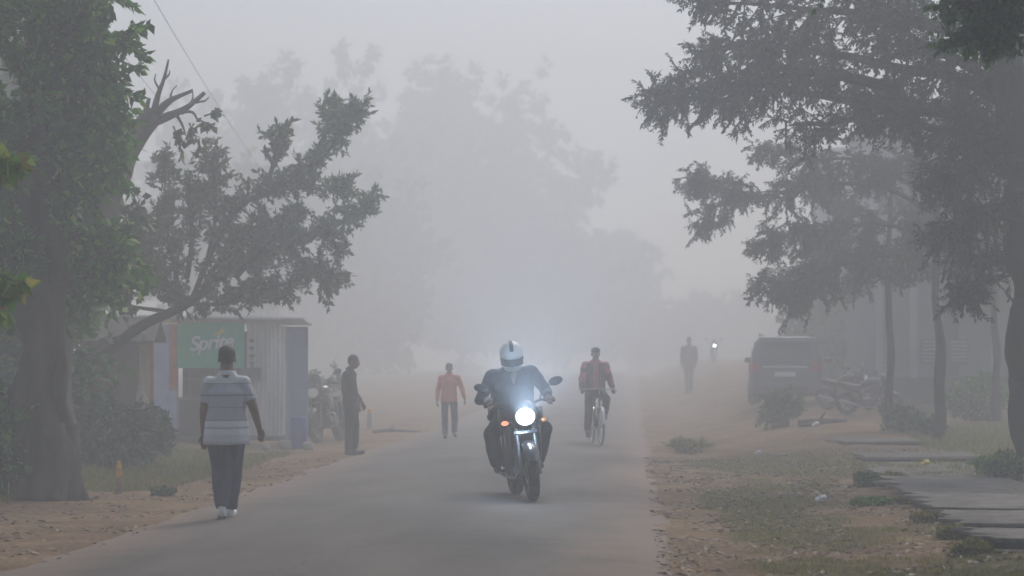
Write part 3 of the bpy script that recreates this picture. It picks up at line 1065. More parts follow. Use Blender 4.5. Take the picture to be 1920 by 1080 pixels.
def right_near_branch():
    b = gx(2240, 21)
    T = Tree(b, 51, leaf=(0.075, 0.022), droop=0.5, spacing=0.028)
    T.limb([b - Vector((0, 0, .1)), b + Vector((0, 0, 1.6)), b + Vector((-.1, 0, 3.2)), b + Vector((-.2, 0, 4.6))], 0.2, 0.12, n=14)
    for path, n in [([(2150, 30), (2020, 10), (1900, 30), (1790, 80)], 42), ([(2150, 0), (2000, -30), (1890, -10), (1790, 5)], 42), ([(2150, 80), (2030, 60), (1930, 60), (1850, 62)], 34)]:
        c = T.limb([b + Vector((-.15, 0, 4.0))] + [P3(x, y, 21) for x, y in path], 0.05, 0.006)
        T.foliage(c, 0.55, n, (0.12, 0.34), spread=0.8, up=0.0, along=0.6, sub=3)
    for k in range(20):  # unseen rest of the crown, put in to keep the near fog dark
        a = 2 * PI * k / 20
        tip = b + Vector((math.cos(a) * 3.8 + 0.9, math.sin(a) * 6.5 - 4.0, 5.4 + 2.6 * T.rng.random()))
        c = T.limb([b + Vector((-.2, 0, 4.4)), b.lerp(tip, .5) + Vector((0, 0, 3.0)), tip], 0.07, 0.02)
        T.spacing = 0.05
        T.foliage(c, 0.3, 20, (0.5, 1.2), spread=1.0, up=0.1, along=0.2, sub=3, thick=(.5, .6, .4))
    T.finish('verge_tree', 'near tree whose dark green sprays hang into the top right corner', 'tree', MT['bark'], MT['leaf_mid'])


right_near_branch()


def shade_tree(x, y, seed, reach, label):  # unseen tree, added so its crown darkens the near fog and ground
    b = Vector((x, y, tz(x, y)))
    T = Tree(b, seed, leaf=(0.24, 0.105), droop=0.3, spacing=0.10)
    T.limb([b - Vector((0, 0, .1)), b + Vector((0.1, 0, 2.4)), b + Vector((0.0, .1, 5.4)), b + Vector((0.2, 0, 7.2))], 0.42, 0.26, n=16, sides=12)
    for k in range(34):
        a = 2 * PI * k / 34
        rr = T.rng.uniform(.35, 1.0)
        yy = 6.0 + math.sin(a) * 14.0 * rr
        tip = b + Vector((reach + math.cos(a) * 6.0 * rr, yy, max(7.6, 4.4 + .17 * (b.y + yy)) + 1.6 + 2.4 * T.rng.random()))
        c = T.limb([b + Vector((.1, 0, 6.6)), b.lerp(tip, .5) + Vector((0, 0, 4.6)), tip], 0.12, 0.03)
        T.foliage(c, 0.2, 34, (0.6, 1.5), spread=1.0, up=0.25, along=0.2, sub=3, thick=(.9, 1.1, .40))
    T.finish('roadside_tree', label, 'tree', MT['bark'], MT['leaf_deep'])


shade_tree(-8.2, 8.0, 171, 3.6, 'large unseen tree left of the viewer, added so its crown shades the near road and fog')
shade_tree(5.6, 6.0, 173, -2.2, 'large unseen tree right of the viewer, added so its crown shades the near road and fog')


# -- trees fading into the fog
def far_tree(px, D, top_y, half_w, base_y=None, seed=0, lobes=9, leaf=0.30, name='foggy_tree', label='', centre=None, low=None, dens=1.0, m='leaf_mid', group='trees fading into the fog', tr=0.28):
    b = gx(px, D)
    s = FPX / D
    T = Tree(b, seed, leaf=(leaf, leaf * 0.36), droop=0.35, spacing=leaf * 0.42, jit=0.6)
    H = (678 - top_y) / s + CAM_H - b.z
    cx = ((centre if centre is not None else px) - px) / s
    lowz = (678 - (low if low is not None else 600)) / s + CAM_H - b.z
    mid = b + Vector((cx * 0.35, 0, lowz))
    T.limb([b - Vector((0, 0, .2)), b + Vector((0.1, 0, lowz * 0.5)), mid], tr, tr * 0.7, n=10)
    hw = half_w / s
    for k in range(lobes):
        a = 2 * PI * k / lobes + T.rng.uniform(-.3, .3)
        rr = T.rng.uniform(0.45, 0.95)
        hz = T.rng.uniform(0.05, 1.0)
        wz = math.sin(PI * min(1, 0.25 + 0.62 * hz))
        tip = b + Vector((cx + math.cos(a) * hw * rr * wz, math.sin(a) * hw * rr * wz * 0.7, lowz + (H - lowz) * hz * 0.86))
        c = T.limb([mid, mid.lerp(tip, 0.5) + Vector((0, 0, 0.08 * (H - lowz))), tip], 0.11, 0.02, n=8)
        T.foliage(c, 0.25, int(34 * dens), (0.6, 1.4), spread=1.0, up=0.1, along=0.2, sub=3, thick=(hw * .085, hw * .10, (H - lowz) * .055))
    T.finish(name, label, 'tree', MT['bark'], MT[m], group)


far_tree(650, 140, 250, 230, seed=61, lobes=24, leaf=.55, dens=1.3, label='fogged tree behind the parked motorcycle, leftmost of the far row', low=670)
far_tree(860, 175, 60, 350, seed=93, lobes=46, leaf=.70, dens=1.5, label='broad pale tree arching over the road in the deepest fog', low=668, centre=880)
far_tree(520, 160, -20, 330, seed=64, lobes=32, leaf=.60, dens=1.2, label='tallest faint tree standing high behind the left shops', low=560)
far_tree(1060, 190, 420, 240, seed=65, lobes=26, leaf=.75, dens=1.2, label='faintest tree just over the cyclist, where the road dissolves', low=660, centre=1100)
far_tree(1330, 195, 560, 200, seed=67, lobes=22, leaf=.75, dens=1.1, label='low faint trees beyond the far walker', low=664)
far_tree(420, 105, 260, 190, seed=68, lobes=18, leaf=.42, dens=1.1, label='grey tree rising behind the shop roof', low=560)
far_tree(1590, 72, 470, 110, seed=66, lobes=10, leaf=.26, label='pale green tree between the parked car and the right building', low=690, m='leaf_mid')
far_tree(20, 50, -50, 200, seed=69, lobes=18, leaf=.26, label='dense tree filling the gaps behind the big left trunk', low=620, m='leaf_deep')
far_tree(-40, 36, 380, 180, seed=70, lobes=14, leaf=.16, label='low bushy tree at the left edge behind the big trunk', low=800, m='leaf_deep')
far_tree(2020, 60, -40, 320, seed=71, lobes=18, leaf=.28, label='dense tree beyond the right building behind the big dark trunk', low=560, m='leaf_deep')


def shrub(name, label, px, D, w, h, seed, leaf=(0.10, 0.035), n=40, m='leaf_shrub', group=None, droop=0.2, dens=1.0):
    b = gx(px, D)
    T = Tree(b, seed, leaf=leaf, droop=droop, spacing=leaf[0] * 0.4, jit=0.5)
    for k in range(n):
        a = T.rng.uniform(0, 2 * PI)
        rr = math.sqrt(T.rng.random())
        tip = b + Vector((math.cos(a) * rr * w * 0.5, math.sin(a) * rr * w * 0.4, h * T.rng.uniform(0.35, 1.0) * (1.1 - 0.45 * rr)))
        c = T.limb([b + Vector((math.cos(a) * rr * w * .2, math.sin(a) * rr * w * .2, -0.03)), b.lerp(tip, .5) + Vector((0, 0, h * .12)), tip], 0.012, 0.004, n=5, sides=4)
        T.foliage(c, 0.25, 5, (h * .12, h * .28), spread=1.0, up=0.25, along=0.4, sub=2, dens=dens)
    return T.finish(name, label, 'shrub', MT['bark_dark'], MT[m], group, 'foliage')


shrub('leafy_shrub', 'wide dark shrub between the big trunk and the white sack by the hut', 195, 35, 1.2, 1.15, 81, leaf=(0.16, 0.03), n=46)
shrub('leafy_shrub', 'lower shrub in front of the pale blue shop panel', 268, 36.5, 0.9, 0.85, 82, leaf=(0.14, 0.03), n=34)
shrub('leafy_shrub', 'dark shrub at the left edge beside the big trunk', 2, 28, 0.7, 1.5, 83, n=46, m='leaf_deep')
shrub('leafy_shrub', 'bushy shrub growing behind the parked car, hiding its bumper', 1462, 50, 0.95, 0.85, 84, n=34, leaf=(.10, .025), m='leaf_mid')
shrub('leafy_shrub', 'rounded low weed clump on the dirt between the road and the parked car', 1292, 43.5, 1.0, 0.26, 85, n=26, leaf=(.10, .006), m='grass', droop=-.2, dens=.6)
shrub('leafy_shrub', 'weedy shrub at the foot of the thinnest tree', 1690, 45, 0.8, 0.5, 86, n=30, leaf=(.09, .03))
shrub('leafy_shrub', 'pale weedy shrub between the two thin trunks', 1740, 44, 0.7, 0.35, 87, n=22, leaf=(.08, .03))
shrub('leafy_shrub', 'dark hedge like shrub against the plinth of the right building', 1835, 50, 1.6, 0.9, 88, n=46, m='leaf_deep')
shrub('leafy_shrub', 'grey shrub behind the blue barrel', 600, 58, 1.5, 1.5, 90, n=44, leaf=(.13, .05))
shrub('small_weed', 'small dark green leafy weed at the end of the drain slabs', 1622, 30.3, 0.42, 0.16, 91, leaf=(.07, .03), n=22, m='leaf_mid')
shrub('small_weed', 'flat dark weed below the leafy weed, beside the slab edge', 1635, 26.5, 0.5, 0.08, 92, leaf=(.05, .018), n=18, m='leaf_deep')
shrub('small_weed', 'flat green weed on the dirt left of the walking man', 305, 29.3, 0.36, 0.08, 93, leaf=(.05, .018), n=22, m='leaf_mid')
shrub('leafy_shrub', 'grassy bush at the right edge in front of the big dark trunk', 1890, 31.5, 0.9, 0.35, 94, leaf=(.08, .025), n=34, m='leaf_deep')


# -- grass and leaf litter
def blades():
    rng = np.random.default_rng(5)
    V = []
    def field(x0, x1, y0, y1, n, h, w, thr):
        xs = rng.uniform(x0, x1, n); ys = rng.uniform(y0, y1, n); q = rng.random(n)
        for x, y, r_ in zip(xs, ys, q):
            g = gmask(x, y)
            cl = noise.noise(Vector((x * 3.1, y * 2.2, 2))) * 0.5 + 0.5
            if g * cl < thr * (0.4 + r_):
                continue
            z = tz(x, y) - 0.008
            a = rng.uniform(0, 2 * PI)
            hh = h * rng.uniform(0.4, 1.3) * (0.5 + cl)
            lx, ly = rng.normal(0, hh * .45, 2)
            ww = w * rng.uniform(.6, 1.3)
            dx, dy = math.cos(a) * ww, math.sin(a) * ww
            V.append([(x - dx, y - dy, z), (x + dx, y + dy, z), (x + lx * .6 + dx * .4, y + ly * .6 + dy * .4, z + hh * .7), (x + lx, y + ly, z + hh)])
    field(0.5, 4.6, 16.5, 36, 90000, 0.035, 0.0035, 0.22)
    field(-9.5, -5.6, 25, 44, 70000, 0.07, 0.006, 0.08)
    field(4.4, 9.5, 28, 48, 30000, 0.07, 0.006, 0.12)
    field(0.5, 6.0, 36, 55, 16000, 0.06, 0.006, 0.20)
    o = raw_mesh('grass', np.array(V), 4, MT['grass'])
    tag(o, 'short patchy grass and weeds growing on both road verges', 'grass', kind='stuff')
    V = []
    n = 9000
    xs = rng.uniform(0.2, 4.6, n); ys = rng.uniform(16.5, 40, n)
    xs2 = rng.uniform(-8.5, -4.5, 2500); ys2 = rng.uniform(18, 40, 2500)
    for x, y in list(zip(xs, ys)) + list(zip(xs2, ys2)):
        if noise.noise(Vector((x * 1.5, y * .9, 7))) < -0.12:
            continue
        z = tz(x, y) + 0.004
        a = rng.uniform(0, 2 * PI)
        L, w = rng.uniform(.018, .06), rng.uniform(.008, .022)
        u = np.array([math.cos(a), math.sin(a), rng.uniform(-.1, .35)]) * L
        s = np.array([-math.sin(a), math.cos(a), rng.uniform(-.3, .3)]) * w
        p = np.array([x, y, z])
        V.append([p - u, p - s + [0, 0, .004], p + u, p + s + [0, 0, .01]])
    o = raw_mesh('leaf_litter', np.array(V), 4, MT['litter'])
    tag(o, 'dry fallen leaves and crumbs of earth scattered over the verges', 'leaf litter', kind='stuff')


blades()
#PART2


# ------------------------------------------------------------------ people
def ring(c, rx, ry, n=20, tilt=0.0, e=2.3, yaw=0.0):
    """superellipse ring round c; tilt leans its plane forward (about x)"""
    c = Vector(c)
    M3 = Euler((tilt, 0, yaw)).to_matrix()
    out = []
    for k in range(n):
        a = 2 * PI * k / n
        ca, sa = math.cos(a), math.sin(a)
        x = rx * (abs(ca) ** (2 / e)) * (1 if ca >= 0 else -1)
        y = ry * (abs(sa) ** (2 / e)) * (1 if sa >= 0 else -1)
        out.append(c + M3 @ Vector((x, y, 0)))
    return out


def limb_m(m, pts, rs, n=14):
    """tapered limb with round joints"""
    for i in range(len(pts) - 1):
        m.capsule(pts[i], pts[i + 1], rs[i], rs[i + 1], n)


def hand(m, wrist, d, nrm, curl, side):
    """palm, four fingers and a thumb; d points along the forearm, nrm out of the palm"""
    w, d = Vector(wrist), Vector(d).normalized()
    nrm = Vector(nrm)
    nrm = (nrm - d * nrm.dot(d)).normalized()
    s = d.cross(nrm).normalized() * side
    palm = w + d * 0.05
    m.loft([[w + d * t + s * (math.cos(a) * wd) + nrm * (math.sin(a) * th) for a in [2 * PI * k / 12 for k in range(12)]]
            for t, wd, th in ((-0.02, .026, .020), (0.0, .027, .019), (0.035, .038, .016), (0.075, .041, .014), (0.09, .038, .010))])
    for k, (off, L) in enumerate(((0.030, 0.070), (0.010, 0.078), (-0.010, 0.072), (-0.029, 0.056))):
        a = w + d * 0.085 + s * off
        ang = curl * (0.8 + 0.1 * k)
        d1 = (d * math.cos(ang) + nrm * math.sin(ang)).normalized()
        d2 = (d * math.cos(ang * 2.1) + nrm * math.sin(ang * 2.1)).normalized()
        b = a + d1 * L * 0.52
        m.capsule(a, b, 0.0095, 0.0085, 8)
        m.capsule(b, b + d2 * L * 0.5, 0.0085, 0.007, 8)
    a = w + d * 0.02 + s * 0.030
    b = a + (d * 0.6 + s * 0.7 + nrm * 0.35).normalized() * 0.042
    m.capsule(a, b, 0.012, 0.010, 8)
    m.capsule(b, b + (d * 0.85 + s * 0.2 + nrm * 0.5).normalized() * 0.034, 0.010, 0.008, 8)


def build_person(root, J, g, vox=0.011):
    """J: joints (front of the figure is -Y, its left is +X). g: garment materials and options."""
    V = {k: Vector(v) for k, v in J.items()}
    pel, che, nek, hed = V['pelvis'], V['chest'], V['neck'], V['head']
    ht = g.get('headtilt', 0.0)
    hy = g.get('headyaw', 0.0)
    HM = Euler((ht, 0, hy)).to_matrix()
    fat = g.get('fat', 1.0)
    b = MB()
    hs_ = g.get('hs', 1.0)
    H = lambda x, y, z: hed + HM @ (Vector((x, y, z)) * hs_)
    # head: cranium, jaw, nose, brow, ears
    b.ell(H(0, 0.012, 0.035), tuple(q * hs_ for q in (0.075, 0.094, 0.088)), (ht, 0, hy))
    b.ell(H(0, -0.018, -0.035), tuple(q * hs_ for q in (0.058, 0.066, 0.075)), (ht, 0, hy))
    b.ell(H(0, -0.045, -0.080), (0.034, 0.034, 0.026), (ht, 0, hy))
    b.capsule(H(0, -0.080, 0.012), H(0, -0.100, -0.026), 0.010, 0.015, 8)
    b.ell(H(0, -0.078, 0.022), (0.050, 0.018, 0.012), (ht, 0, hy))
    b.ell(H(0, -0.083, -0.055), (0.024, 0.012, 0.010), (ht, 0, hy))
    for s in (-1, 1):
        b.ell(H(s * 0.077, 0.012, -0.008), (0.010, 0.020, 0.032), (ht, 0, hy))
        b.ell(H(s * 0.040, -0.062, -0.022), (0.022, 0.020, 0.020), (ht, 0, hy))
    b.capsule(nek - (nek - che).normalized() * 0.03, H(0, 0.018, -0.06), 0.060 * fat, 0.054 * fat, 16)
    # torso under the clothes
    up = (che - pel).normalized()
    tl = math.atan2(-(che - pel).y, (che - pel).z)
    sw = (V['shL'] - V['shR']).length / 2
    tw = Vector((0, 0, 0))
    def torso(m, ex, z0=-0.06, flare=0.0, hemdrop=0.0):
        rr = []
        for t, rx, ry in ((0.0, .168, .116), (.18, .162, .116), (.38, .150, .112), (.6, .155, .112), (.82, .172, .112), (1.0, .150, .092), (1.12, .10, .07)):
            p = pel.lerp(che, t) if t <= 1 else che.lerp(nek, (t - 1) / .2 * .55)
            k = fat if t < 0.9 else 1.0
            rr.append(ring(p, rx * k * sw / .19 + ex + flare * (1 - t), ry * k + ex + flare * (1 - t), tilt=tl))
        if hemdrop:
            p = pel - up * hemdrop
            rr.insert(0, ring(p, .176 * fat * sw / .19 + ex + flare * 1.1, .118 * fat + ex + flare * 1.1, tilt=tl * .6))
        m.loft(rr)
        m.capsule(V['shL'], V['shR'], 0.062 + ex, 0.062 + ex, 14)
        mid = (V['shL'] + V['shR']) / 2
        m.capsule(mid.lerp(V['shL'], .45) + Vector((0, 0, .012)), nek, .058 + ex, .056 + ex * .6)
        m.capsule(mid.lerp(V['shR'], .45) + Vector((0, 0, .012)), nek, .058 + ex, .056 + ex * .6)
    torso(b, -0.012)
    for s in 'LR':
        limb_m(b, [V['sh' + s], V['el' + s], V['wr' + s]], [q * g.get('arm', 1.0) for q in (0.050, 0.040, 0.026)])
        fdir = (V['wr' + s] - V['el' + s])
        hd = Vector(g.get('hand' + s, fdir))
        hand(b, V['wr' + s] + hd.normalized() * .012, hd, Vector(g.get('palm' + s, (-1 if s == 'L' else 1, 0, 0))), g.get('curl', 0.5), 1 if s == 'L' else -1)
        limb_m(b, [V['hip' + s], V['kn' + s], V['an' + s]], [0.080, 0.052, 0.036])
    body = b.build('body', MT['skin'], root, remesh=g.get('bvox', 0.0075), soft=2)
    # hair or headgear
    if g.get('hair', True):
        h = MB()
        h.ell(H(0, 0.020, 0.045), tuple(q * hs_ for q in (0.080, 0.094, 0.086)), (ht, 0, hy))
        h.ell(H(0, 0.050, 0.000), tuple(q * hs_ for q in (0.072, 0.060, 0.060)), (ht, 0, hy))
        h.build('hair', MT['hair'], root, remesh=0.008, soft=2, wrinkle=0.004, wscale=40)
        for s in (-1, 1):
            if g.get('eyes'):
                e = MB().ell(H(s * 0.031, -0.079, 0.002), (0.012, 0.008, 0.006), (ht, 0, hy), 10, 8)
                e.build('eye', MT['white'], root)
    # top
    m = MB()
    torso(m, 0.012, flare=g.get('flare', .012), hemdrop=g.get('hem', 0.10))
    for s in 'LR':
        if g.get('sleeve', 'short') == 'short':
            e = V['sh' + s].lerp(V['el' + s], g.get('sl', 0.72))
            m.tube([V['sh' + s] - (V['el' + s] - V['sh' + s]) * .06, V['sh' + s].lerp(V['el' + s], .3), e], [0.060, 0.069, 0.066], 16)
        else:
            limb_m(m, [V['sh' + s], V['el' + s]], [0.072, 0.060])
            w = V['el' + s].lerp(V['wr' + s], 0.93)
            m.tube([V['el' + s] - (w - V['el' + s]).normalized() * .02, V['el' + s].lerp(w, .5), w], [0.060, 0.053, 0.044], 16)
    topo = m.build(g.get('topname', 'shirt'), g['top'], root, remesh=vox, soft=3, wrinkle=g.get('wr', 0.009), wscale=8, wst=(1, 1, .8))
    # collar
    cl = MB()
    cdir = (hed - nek).normalized()
    cl.tube([nek - cdir * 0.025, nek + cdir * 0.022], [0.080 * fat, 0.072 * fat], 18)
    cl.build('collar', g.get('collar', g['top']), root, remesh=0.009, soft=1)
    # trousers
    m = MB()
    ls = g.get('leg', 1.0)
    m.loft([ring(pel + up * .10, .150 * fat, .110 * fat, tilt=tl), ring(pel, .165 * fat, .125 * fat, tilt=tl * .6),
            ring((V['hipL'] + V['hipR']) / 2 - Vector((0, 0, .03)), .168 * fat, .128 * fat), ring((V['hipL'] + V['hipR']) / 2 - Vector((0, 0, .09)), .12, .09)])
    for s in 'LR':
        an = V['an' + s]
        limb_m(m, [V['hip' + s], V['kn' + s]], [0.098 * fat * g.get('thigh', 1.0), 0.078 * ls], 16)
        e = V['kn' + s].lerp(an, 0.97)
        m.tube([V['kn' + s] - (e - V['kn' + s]).normalized() * .03, V['kn' + s].lerp(e, .45), e], [0.077 * ls, 0.073 * ls, g.get('ank', 0.064 * ls)], 16)
    m.build('trousers', g['bottom'], root, remesh=vox, soft=3, wrinkle=0.010, wscale=9, wst=(1, 1, .6))
    for s in 'LR':
        an, to = V['an' + s], V['to' + s]
        d = (to - an)
        heel = an + Vector((0, 0, -0.055)) - Vector((d.x, d.y, 0)).normalized() * 0.035
        toe = to
        m = MB()
        m.capsule(heel + Vector((0, 0, .012)), heel.lerp(toe, .55), 0.040, 0.043, 14)
        m.capsule(heel.lerp(toe, .55), toe + Vector((0, 0, .006)), 0.043, 0.036, 14)
        m.capsule(heel + Vector((0, 0, .02)), an + Vector((0, 0, .02)), 0.040, 0.040, 14)
        sh = m.build('shoe', g['shoe'], root, remesh=0.008, soft=2)
        if g.get('sole'):
            sd = (toe - heel)
            k = MB()
            n2 = Vector((0, 0, -1))
            k.loft([ring(heel + sd * t + Vector((0, 0, -.030)), w, .018, e=3, tilt=PI / 2, yaw=math.atan2(-sd.x, sd.y)) for t, w in ((-.12, .030), (.1, .040), (.6, .046), (1.05, .036))])
            k.build('sole', g['sole'], sh)
    return body


def striped():
    m = mat('striped_shirt_cloth', (0.47, 0.47, 0.53), 0.88, var=0.08, scale=12, bump=0.25, bscale=60)
    n, l = m.node_tree.nodes, m.node_tree.links
    b = n["Principled BSDF"]
    tc = n.new("ShaderNodeTexCoord")
    sx = n.new("ShaderNodeSeparateXYZ")
    l.new(tc.outputs["Object"], sx.inputs[0])
    nz = n.new("ShaderNodeTexNoise"); nz.inputs["Scale"].default_value = 6
    l.new(tc.outputs["Object"], nz.inputs["Vector"])
    ma = n.new("ShaderNodeMath"); ma.operation = 'MULTIPLY_ADD'; ma.inputs[1].default_value = 0.02
    l.new(nz.outputs[0], ma.inputs[0]); l.new(sx.outputs[2], ma.inputs[2])
    rp = n.new("ShaderNodeValToRGB")
    rp.color_ramp.interpolation = 'CONSTANT'
    base, mid, dk, lt = (0.60, 0.60, 0.66), (0.46, 0.46, 0.53), (0.22, 0.22, 0.28), (0.74, 0.74, 0.79)
    st = [(0.0, mid), (0.80, base), (0.822, dk), (0.828, base), (0.868, lt), (0.93, dk), (0.938, base), (0.958, lt), (1.015, dk), (1.023, mid), (1.145, dk), (1.154, mid), (1.265, dk), (1.275, mid), (1.385, dk), (1.396, lt)]
    e = rp.color_ramp.elements
    while len(e) < len(st):
        e.new(0.5)
    for q, (p, c) in zip(e, st):
        q.position = p / 2.0
        q.color = (*c, 1)
    h = n.new("ShaderNodeMath"); h.operation = 'MULTIPLY'; h.inputs[1].default_value = 0.5
    l.new(ma.outputs[0], h.inputs[0]); l.new(h.outputs[0], rp.inputs[0])
    l.new(rp.outputs[0], b.inputs["Base Color"])
    return m


def checked():
    m = mat('orange_checked_cloth', (0.80, 0.19, 0.11), 0.88, var=0.2, scale=16, col2=(0.88, 0.36, 0.24))
    return m


# walking man, back to us
p, D = gp(424, 973)
t = thing('person', 'man walking away in a pale striped short sleeved shirt and navy trousers', 'person', p, PI + YAW + R(3), scale=(320 / (FPX / D)) / 1.745)
build_person(t, dict(pelvis=(0, 0.0, 0.96), chest=(0.0, -0.015, 1.36), neck=(0.0, -0.03, 1.49), head=(0.0, -0.045, 1.635),
                     shL=(0.172, -0.01, 1.385), shR=(-0.172, -0.01, 1.39), elL=(0.225, 0.02, 1.11), elR=(-0.275, 0.05, 1.14),
                     wrL=(0.235, -0.06, 0.87), wrR=(-0.325, -0.07, 0.94), hipL=(0.085, 0, .92), hipR=(-0.085, 0, .92),
                     knL=(0.045, 0.03, .50), knR=(-0.055, -0.09, .51), anL=(0.03, 0.20, .115), anR=(-0.035, -0.15, .085),
                     toL=(0.045, 0.085, .035), toR=(-0.06, -0.30, .045)),
             dict(top=striped(), bottom=MT['navy'], shoe=MT['shoe_white'], sole=MT['shoe_dark'], fat=1.27, sl=0.74, ank=.062, thigh=1.04, hem=0.20, flare=.020, hs=1.12, arm=1.25, curl=0.45,
                  palmL=(-0.6, 1, 0), palmR=(.6, 1, 0), wr=.012, leg=1.34, bvox=.007), vox=0.010)

# man in dark clothes, seen from the side
p, D = gp(660, 853)
t = thing('person', 'man in all dark clothes standing side on on the dirt, facing the road', 'person', p, R(78) + YAW, scale=(186 / (FPX / D)) / 1.70)
build_person(t, dict(pelvis=(0, 0.02, 0.95), chest=(0.0, 0.07, 1.33), neck=(0.0, 0.04, 1.46), head=(0.0, -0.03, 1.59),
                     shL=(0.18, 0.05, 1.37), shR=(-0.18, 0.05, 1.37), elL=(0.23, 0.06, 1.09), elR=(-0.23, 0.06, 1.09),
                     wrL=(0.16, -0.13, 0.90), wrR=(-0.16, -0.12, 0.88), hipL=(0.08, 0.02, .91), hipR=(-0.08, 0.02, .91),
                     knL=(0.08, -0.03, .50), knR=(-0.08, 0.03, .50), anL=(0.08, -0.02, .09), anR=(-0.08, 0.04, .09),
                     toL=(0.09, -0.17, .04), toR=(-0.09, -0.11, .04)),
             dict(top=MT['darkcloth'], bottom=MT['darkcloth'], shoe=MT['shoe_dark'], sleeve='long', hem=.12, curl=.6, headtilt=.15, handL=(0, -.4, -.9), handR=(0, -.4, -.9), eyes=True))

# man in the orange shirt
p, D = gp(842, 822)
t = thing('person', 'man in an orange red shirt and blue jeans walking towards us on the road', 'person', p, YAW + R(6), scale=(140 / (FPX / D)) / 1.72)
build_person(t, dict(pelvis=(0, 0.0, 0.96), chest=(0.01, 0.0, 1.35), neck=(0.01, 0.0, 1.48), head=(0.0, -0.03, 1.61),
                     shL=(0.20, 0.0, 1.39), shR=(-0.18, 0.0, 1.39), elL=(0.31, 0.03, 1.12), elR=(-0.25, 0.05, 1.10),
                     wrL=(0.35, -0.10, 0.92), wrR=(-0.28, -0.08, 0.88), hipL=(0.09, 0, .92), hipR=(-0.09, 0, .92),
                     knL=(0.13, 0.02, .52), knR=(-0.11, -0.10, .50), anL=(0.14, 0.20, .15), anR=(-0.10, -0.16, .09),
                     toL=(0.16, 0.10, .06), toR=(-0.12, -0.31, .045)),
             dict(top=checked(), bottom=MT['jeans'], shoe=MT['shoe_dark'], sleeve='long', hem=.12, curl=.5, eyes=True))

# far walker on the right
p, D = gp(1292, 739)
t = thing('person', 'faint grey walker far off between the cyclist and the parked car', 'person', p, YAW + R(-10), scale=(106 / (FPX / D)) / 1.72)
build_person(t, dict(pelvis=(0, 0.0, 0.96), chest=(0.0, 0.0, 1.35), neck=(0.0, 0.0, 1.48), head=(0.0, -0.02, 1.61),
                     shL=(0.18, 0.0, 1.39), shR=(-0.18, 0.0, 1.39), elL=(0.22, 0.03, 1.12), elR=(-0.22, 0.05, 1.10),
                     wrL=(0.20, -0.05, 0.90), wrR=(-0.22, -0.05, 0.88), hipL=(0.08, 0, .92), hipR=(-0.08, 0, .92),
                     knL=(0.05, 0.02, .52), knR=(-0.05, -0.08, .50), anL=(0.04, 0.16, .13), anR=(-0.04, -0.12, .09),
                     toL=(0.05, 0.04, .05), toR=(-0.05, -0.26, .045)),
             dict(top=MT['greycloth'], bottom=MT['greycloth'], shoe=MT['shoe_dark'], sleeve='long', hem=.16, curl=.5, bvox=.010), vox=.014)


